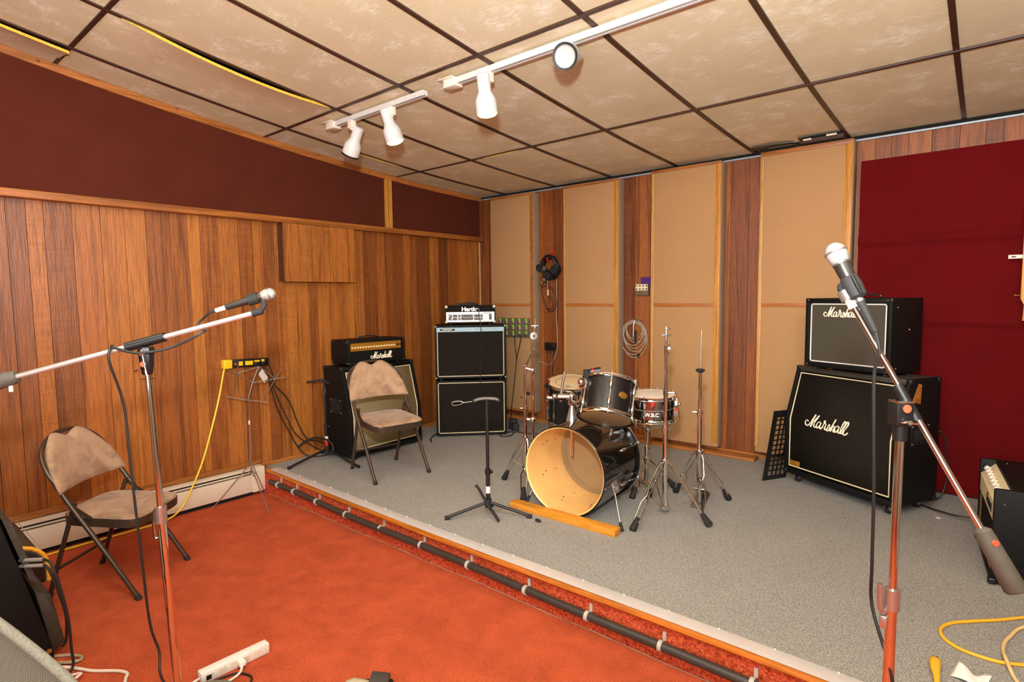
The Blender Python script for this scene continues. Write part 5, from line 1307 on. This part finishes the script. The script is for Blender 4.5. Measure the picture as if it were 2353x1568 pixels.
mb.tube(smooth([ce, ce+d*.03-V((0, 0, .02))-CR*.004, ce+V((0, 0, -.09))+CR*.001, ce+V((0, 0, -.2))+CR*.004, ce+V((0, 0, -.36))+CR*.01, ce+V((0, 0, -.52))+CR*.012, ce+V((0, 0, -.62))+CR*.016, J-V((0, 0, .56))-CR*.03-CF*.02, J-V((0, 0, .66))-CR*.012-CF*.03, J-V((0, 0, .72))+CR*.006-CF*.03, J-V((0, 0, .85))+CR*.02-CF*.02, J-V((0, 0, 1.05))+CR*.03-CF*.04, J-V((0, 0, 1.2))+CR*.05-CF*.2], 8), .0036, 8)
single('microphone_cable', mb, 'cable', 'black microphone cable hanging down the stand before the guitar cabinets', 'cable')

# ------------------------------------------------------------------ right floor cords
cable([(3.95, -.31, .58), (4.0, -.3, .60), (4.03, -.28, .45), (4.03, -.27, .3), (4.0, -.3, .2), (3.93, -.36, zf), (3.90, -.43, zf), (3.955, -.478, zf), (4.02, -.545, zf+.01), (4.1, -.60, zf+.02), (4.18, -.60, zf+.03), (4.235, -.62, zf+.06)], .0048, 'cable', 'black cable on the stage floor between the casters cabinet and the combo amp')
yc = [(4.7, -1.35), (4.5, -1.48), (4.337, -1.646), (4.269, -1.72), (4.179, -1.806), (4.129, -1.858), (4.099, -1.915), (4.097, -1.972), (4.122, -2.02), (4.172, -2.05), (4.254, -2.053), (4.324, -2.022), (4.45, -1.95), (4.6, -1.9)]
single('extension_cord', MB().tube(smooth([(x, y, ZS+.006) for x, y in yc], 6), .0062, 9), 'yellowcord', 'orange-yellow extension cord looped on the grey stage carpet', 'cable')
cc = [(4.6, -1.55, .006), (4.45, -1.62, .006), (4.334, -1.73, .006), (4.291, -1.845, .006), (4.274, -1.915, .006), (4.272, -1.98, .009), (4.276, -2.03, .018), (4.287, -2.087, .012), (4.301, -2.138, .006), (4.34, -2.24, .006)]
single('extension_cord', MB().tube(smooth([(x, y, ZS+z) for x, y, z in cc], 6), .006, 9), 'creamcord', 'pale cream extension cord crossing over the orange-yellow one', 'cable')
t = thing('power_plug', 'yellow power plug with a bare prong on the grey stage carpet', 'plug', (4.094, -2.225, ZS))
dd = V((-.08, .99, 0)).normalized()
mb = MB(); mb.tube([V((.012, -.1, .012)), V((.008, -.06, .014)), V((.003, -.03, .015)), V((0, .01, .016)), V((-.001, .03, .016)), V((-.002, .036, .016))], [.008, .0095, .013, .0165, .0165, .012], 14, flat=.8); part('plug_body', mb, 'yellowcord', t)
mb = MB(); mb.box((.003, .046, .017), (.006, .022, .003)).box((-.01, .044, .017), (.002, .018, .006)); part('prong', mb, 'brass', t)
mb = MB(); mb.tube(smooth([(.012, -.1, .012), (.03, -.16, .007), (.07, -.22, .007)], 4), .006, 8); part('lead', mb, 'yellowcord', t)
mb = MB()
mb.grid(lambda u, v: (4.135+.085*u+.02*v, -2.235+.06*v-.03*u, ZS+.002+.028*abs(math.sin(3.2*u+1.5*v))*(.3+.7*v)), 10, 8)
single('paper_tissue', mb, 'paper', 'crumpled white paper tissue on the stage carpet beside the yellow plug', 'tissue', solid=.001)
mb = MB(); mb.prism([(-.012, -.006), (.006, -.012), (.014, .004), (-.004, .01)], .002, Matrix.Translation((4.014, -.62, ZS))); single('paper_scrap', mb, 'paper', 'tiny white paper scrap on the grey carpet near the casters cabinet', 'paper scrap')

# ------------------------------------------------------------------ red carpet foreground
t = thing('white_power_strip', 'long white power strip lying on the red carpet', 'power strip', (1.958, -3.585, 0), R_(88.5))
mb = MB(); mb.box((0, 0, .0225), (.262, .042, .044), None, .006); part('housing', mb, 'white_paint', t)
mb = MB()
for i in range(5): mb.box((-.1+.045*i, -.0215, .024), (.028, .001, .02))
part('outlet_strip', mb, 'cream_paint', t)
mb = MB(); mb.box((-.105, -.022, .022), (.018, .006, .016), None, .001); part('switch', mb, 'black', t)
mb = MB(); mb.box((.012, -.034, .024), (.026, .03, .022), None, .005); part('plug', mb, 'white_paint', t)
single('cable', MB().tube(smooth([(2.0, -3.575, .022), (2.03, -3.60, .012), (2.035, -3.65, .006), (2.01, -3.70, .006), (1.97, -3.745, .006), (1.93, -3.79, .006), (1.90, -3.86, .006)], 6), .0046, 8), 'whitecord', 'short white lead curving from the plug of the white power strip', 'cable')
single('cable', MB().tube(smooth([(1.955, -3.715, .02), (1.945, -3.76, .008), (1.93, -3.80, .006), (1.9, -3.87, .006)], 6), .0046, 8), 'whitecord', 'white lead leaving the switch end of the white power strip', 'cable')
single('cable', MB().tube(smooth([(1.30, -4.10, .006), (1.40, -4.055, .006), (1.45, -4.01, .006), (1.50, -3.985, .008), (1.56, -3.95, .006), (1.634, -3.891, .006), (1.68, -3.872, .006), (1.71, -3.885, .006), (1.75, -3.90, .006), (1.82, -3.92, .006), (1.9, -3.95, .006)], 6), .006, 8), 'whitecord', 'white cord trailing over the red carpet beside the floor monitor', 'cable')
single('cable', MB().tube(smooth([(1.42, -4.10, .006), (1.47, -4.06, .007), (1.52, -4.025, .008), (1.56, -3.99, .018), (1.58, -4.02, .016), (1.57, -4.06, .007), (1.56, -4.12, .006)], 6), .005, 8), 'whitecord', 'second looped white cord behind the mesh office chair', 'cable')
single('cable', MB().tube(smooth([(1.32, -4.03, .006), (1.36, -3.985, .006), (1.41, -3.955, .006), (1.44, -3.965, .008), (1.43, -4.0, .012), (1.39, -4.02, .006)], 6, ), .006, 8), 'greycable', 'grey cord end curled by the foot of the floor monitor', 'cable')
cable([(1.99, -3.70, .006), (1.995, -3.655, .006), (2.012, -3.605, .006), (2.05, -3.582, .006), (2.085, -3.58, .006), (2.11, -3.60, .006), (2.13, -3.65, .006)], .004, 'cable', 'black cable loop on the red carpet beside the white power strip')
t = thing('foot_pedal', 'black foot pedal with a beige rocker on the red carpet, bottom edge', 'pedal', (2.515, -3.355, 0), R_(40))
mb = MB(); mb.box((0, 0, .02), (.16, .09, .04), None, .008); part('body', mb, 'black', t)
mb = MB(); mb.box((.035, 0, .052), (.07, .082, .035), Matrix.Rotation(R_(8), 3, 'Y'), .006); part('treadle', mb, 'smoke', t)
mb = MB(); mb.tube([(-.085, .01, .044), (-.06, .01, .05), (-.03, .005, .05), (.0, 0, .05)], [.014, .02, .017, .013], 14, flat=.6); part('rocker', mb, 'beige', t)
# floor monitor
t = thing('floor_monitor', 'black wedge floor monitor standing at the left edge', 'floor monitor', (1.06, -4.13, 0))
mo = V((1.06, -4.13, 0))
sidep = [(-4.03, .0), (-4.03, .05), (-4.096, .34), (-4.165, .65), (-4.46, .65), (-4.62, .42), (-4.62, .0)]
mb = MB(); mb.prism([(y-mo.y, z) for y, z in sidep], .6, Matrix(((0, 0, 1, -.30), (1, 0, 0, 0), (0, 1, 0, 0), (0, 0, 0, 1))), .006); part('cabinet', mb, 'tolex', t)
mb = MB(); mb.prism([(-4.03-mo.y+.002, .03), (-3.985-mo.y, .05), (-4.02-mo.y, .27), (-4.07-mo.y, .30)], .54, Matrix(((0, 0, 1, -.27), (1, 0, 0, 0), (0, 1, 0, 0), (0, 0, 0, 1))), .006); part('worn_front_lip', mb, 'tolex_worn', t)
mb = MB(); mb.prism([(-4.085-mo.y, .36), (-4.06-mo.y, .34), (-4.125-mo.y, .61), (-4.15-mo.y, .62)], .57, Matrix(((0, 0, 1, -.285), (1, 0, 0, 0), (0, 1, 0, 0), (0, 0, 0, 1)))); part('grille', mb, 'tolex_worn', t)
mb = MB(); mb.cyl((.30, .085, .055), (.305, .085, .055), .009, n=12); part('corner_screw', mb, 'brass', t)
p0 = V((1.345, -4.085, .44))
for dz, lab in ((0, 'upper chrome jack plug in the floor monitor'), (-.024, 'lower chrome jack plug in the floor monitor')):
    mb = MB(); mb.cyl(p0+V((-.02, -.02, dz)), p0+V((.058, .038, dz+.006)), .0072, n=12); single('jack_plug', mb, 'silver', lab, 'plug')
cable([(1.40, -4.05, .446), (1.43, -4.035, .44), (1.455, -4.025, .40), (1.47, -4.01, .3), (1.48, -4.0, .2), (1.49, -4.0, .1), (1.5, -4.0, .03), (1.52, -4.03, .006)], .0052, 'cable', 'black cable from the monitor jack plugs down to the red carpet')
cable([(1.40, -4.05, .424), (1.425, -4.038, .41), (1.44, -4.02, .33), (1.445, -4.0, .22), (1.435, -4.0, .14), (1.41, -4.0, .09), (1.375, -4.005, .06)], .0052, 'cable', 'second black cable hanging from the monitor jack plugs, bending back')
# padded bench behind the monitor
t = thing('padded_bench', 'dark padded bench with an orange welt behind the floor monitor', 'bench', (.8, -4.18, 0))
def brd(k=0.):
    pts = [(-.21-k, .23), (.20+k, .23)]
    for i in range(7): th_ = i/6*PI/2; pts.append((.10+(.10+k)*math.cos(th_), .30+(.10+k)*math.sin(th_)))
    for i in range(7): th_ = PI/2+i/6*PI/2; pts.append((-.11+(.10+k)*math.cos(th_), .30+(.10+k)*math.sin(th_)))
    return pts
YZX = lambda x: Matrix(((0, 0, 1, x), (1, 0, 0, 0), (0, 1, 0, 0), (0, 0, 0, 1)))
mb = MB(); mb.prism(brd(), .52, YZX(-.245), .004); part('cushion', mb, 'brownpad', t)
mb = MB(); mb.tube([YZX(0) @ V((y, z, .272)) for y, z in brd(.002)[1:]], .009, 8); part('welt', mb, 'orangepipe', t)
mb = MB(); mb.prism([(y, z) for y, z in brd(-.012)], .012, YZX(.274), .003); part('end_panel', mb, 'black', t)
mb = MB()
for k in range(40): mb.box((-.24+.0127*k, .185, .375), (.005, .004, .003), Matrix.Rotation(-.7, 3, 'X'))
part('stitching', mb, 'greycable', t)
for x in (-.2, .25):
    for y in (-.17, .17): mb = MB(); mb.cyl((x, y, .235), (x, y, 0), .013, .012, 12); part('leg', mb, 'black', t)
# mesh office chair, lower left corner
t = thing('office_chair', 'grey mesh-backed office chair cut off at the lower left corner', 'chair', (2.05, -4.42, 0))
oc = V((2.05, -4.42, 0))
E_ = [V(p)-oc for p in ((2.10, -4.385, .70), (2.169, -4.327, .647), (2.223, -4.286, .599), (2.278, -4.246, .547), (2.333, -4.206, .490), (2.374, -4.176, .440), (2.40, -4.16, .385))]
Es = smooth(E_, 4); low = [p*.0+V((p.x*.62-.02, p.y*.55-.06, p.z-.30)) for p in Es]
mb = MB(); nE = len(Es)-1
def mf(u, v):
    i = u*nE; k = min(int(i), nE-1); f = i-k
    a = Es[k].lerp(Es[k+1], f); b = low[k].lerp(low[k+1], f)
    return a.lerp(b, v)+CF*.02*math.sin(PI*v)
mb.grid(mf, 24, 10)
uvl = mb.bm.loops.layers.uv.new('UVMap'); mb.bm.verts.index_update()
for f_ in mb.bm.faces:
    for l_ in f_.loops:
        k_ = l_.vert.index; l_[uvl].uv = ((k_ // 11)/24, (k_ % 11)/10)
part('mesh_back', mb, 'meshback', t, solid=.004)
mb = MB(); mb.tube(Es, .013, 12); part('back_rim', mb, 'greycloth', t)
mb = MB(); mb.box((-.02, -.05, .36), (.44, .42, .06), Matrix.Rotation(R_(38), 3, 'Z'), .02); part('seat', mb, 'greycloth', t)
mb = MB(); mb.cyl((-.02, -.05, .08), (-.02, -.05, .34), .025, n=14); part('gas_column', mb, 'black', t)
mb = MB()
for k in range(5):
    a = 2*PI*k/5+.6; mb.tube([(-.02, -.05, .1), (-.02+.24*math.cos(a), -.05+.24*math.sin(a), .06)], [.022, .014], 8)
    mb.ball((-.02+.24*math.cos(a), -.05+.24*math.sin(a), .028), .028, 10)
part('star_base', mb, 'black', t)
mb = MB(); mb.box(V((2.175, -4.315, .53))-oc, (.05, .03, .05), Matrix.Rotation(R_(38), 3, 'Z'), .006); part('tilt_lever', mb, 'rubber', t)
# small things behind the drums
mb = MB(); mb.box((.74, -.40, ZS+.05), (.08, .07, .1), Matrix.Rotation(.5, 3, 'Z'), .015).box((.82, -.46, ZS+.04), (.06, .08, .08), Matrix.Rotation(.9, 3, 'Z'), .012); single('power_adapter', mb, 'rubber', 'black power adapters heaped on the stage beside the bass cabinets', 'adapter')
cable([(.84, -.50, zf), (.9, -.62, zf), (.86, -.70, zf), (.80, -.64, zf+.004), (.84, -.52, zf+.008), (1.0, -.46, zf), (1.15, -.38, zf), (1.3, -.33, zf)], .0048, 'cable', 'black cable curling from the adapters across the stage to the drums')
mb = MB(); mb.tube(smooth([(.50, -1.22, zf), (.42, -1.16, zf), (.34, -1.04, zf), (.30, -.9, zf)], 5), .006, 7); single('cable', mb, 'cable', 'black cable behind the two speaker stacks along the left wall', 'cable')

# ------------------------------------------------------------------ light
def light(name, kind, loc, target, energy, color, **kw):
    l = bpy.data.lights.new(name, kind); l.energy = energy; l.color = color
    for k, v in kw.items(): setattr(l, k, v)
    o = bpy.data.objects.new(name, l); COL.objects.link(o); o.location = loc
    d = V(target)-V(loc); o.rotation_euler = d.to_track_quat('-Z', 'Y').to_euler(); return o
WARM = (1., .70, .42)
for k, q in enumerate((s2, s3)):
    light('spot_lamp', 'SPOT', q[0], q[0]+q[1], 16, (1., .82, .58), spot_size=R_(120), spot_blend=.8, shadow_soft_size=.05)
light('flash', 'SPOT', (4.12, -4.52, 1.82), (3.3, -3.4, 3.0), 430, (.95, .98, 1.), spot_size=R_(165), spot_blend=.6, shadow_soft_size=.06)
light('overhead_fill', 'AREA', (4.3, -4.0, 2.75), (3.5, -2.8, .3), 70, (1., .97, .92), shape='RECTANGLE', size=1.6, size_y=.8)  # added soft fill panel above the camera, no lamp fitting there
light('bounce_fill', 'AREA', (4.4, -6.3, 1.7), (2.2, -1.0, 1.4), 85, (1., .97, .93), shape='RECTANGLE', size=2.6, size_y=1.8)  # added soft panel, stands in for flash bounced off the rear wall
light('overhead_fill_left', 'AREA', (2.0, -4.6, 2.85), (1.4, -3.2, .6), 26, (1., .97, .92), shape='RECTANGLE', size=1.2, size_y=.6)  # second added overhead fill panel, brightens the near left side

w = bpy.data.worlds.new('world'); scn.world = w; w.use_nodes = True
w.node_tree.nodes['Background'].inputs[0].default_value = (.02, .015, .01, 1)

# ------------------------------------------------------------------ camera
cam = bpy.data.cameras.new('camera'); co = bpy.data.objects.new('camera', cam); COL.objects.link(co)
Rr, Ru, Rf = V((.768276, .640006, -.0119987)), V((-.040987, .067890, .996851)), V((-.638805, .765365, -.0783903))
mw = Matrix((Rr, Ru, -Rf)).transposed().to_4x4(); mw.translation = V((4.183662, -4.523475, 1.443957))
co.matrix_world = mw
cam.sensor_width = 36; cam.lens = 1312.738/2353*36; cam.clip_start = .02
scn.camera = co
vs = scn.view_settings; vs.view_transform = 'Standard'; vs.look = 'None'; vs.exposure = .08; vs.gamma = 1.; vs.use_curve_mapping = False
scn.cycles.max_bounces = 8; scn.cycles.diffuse_bounces = 5; scn.cycles.glossy_bounces = 4; scn.cycles.use_denoising = True
scn.cycles.sample_clamp_indirect = 6.
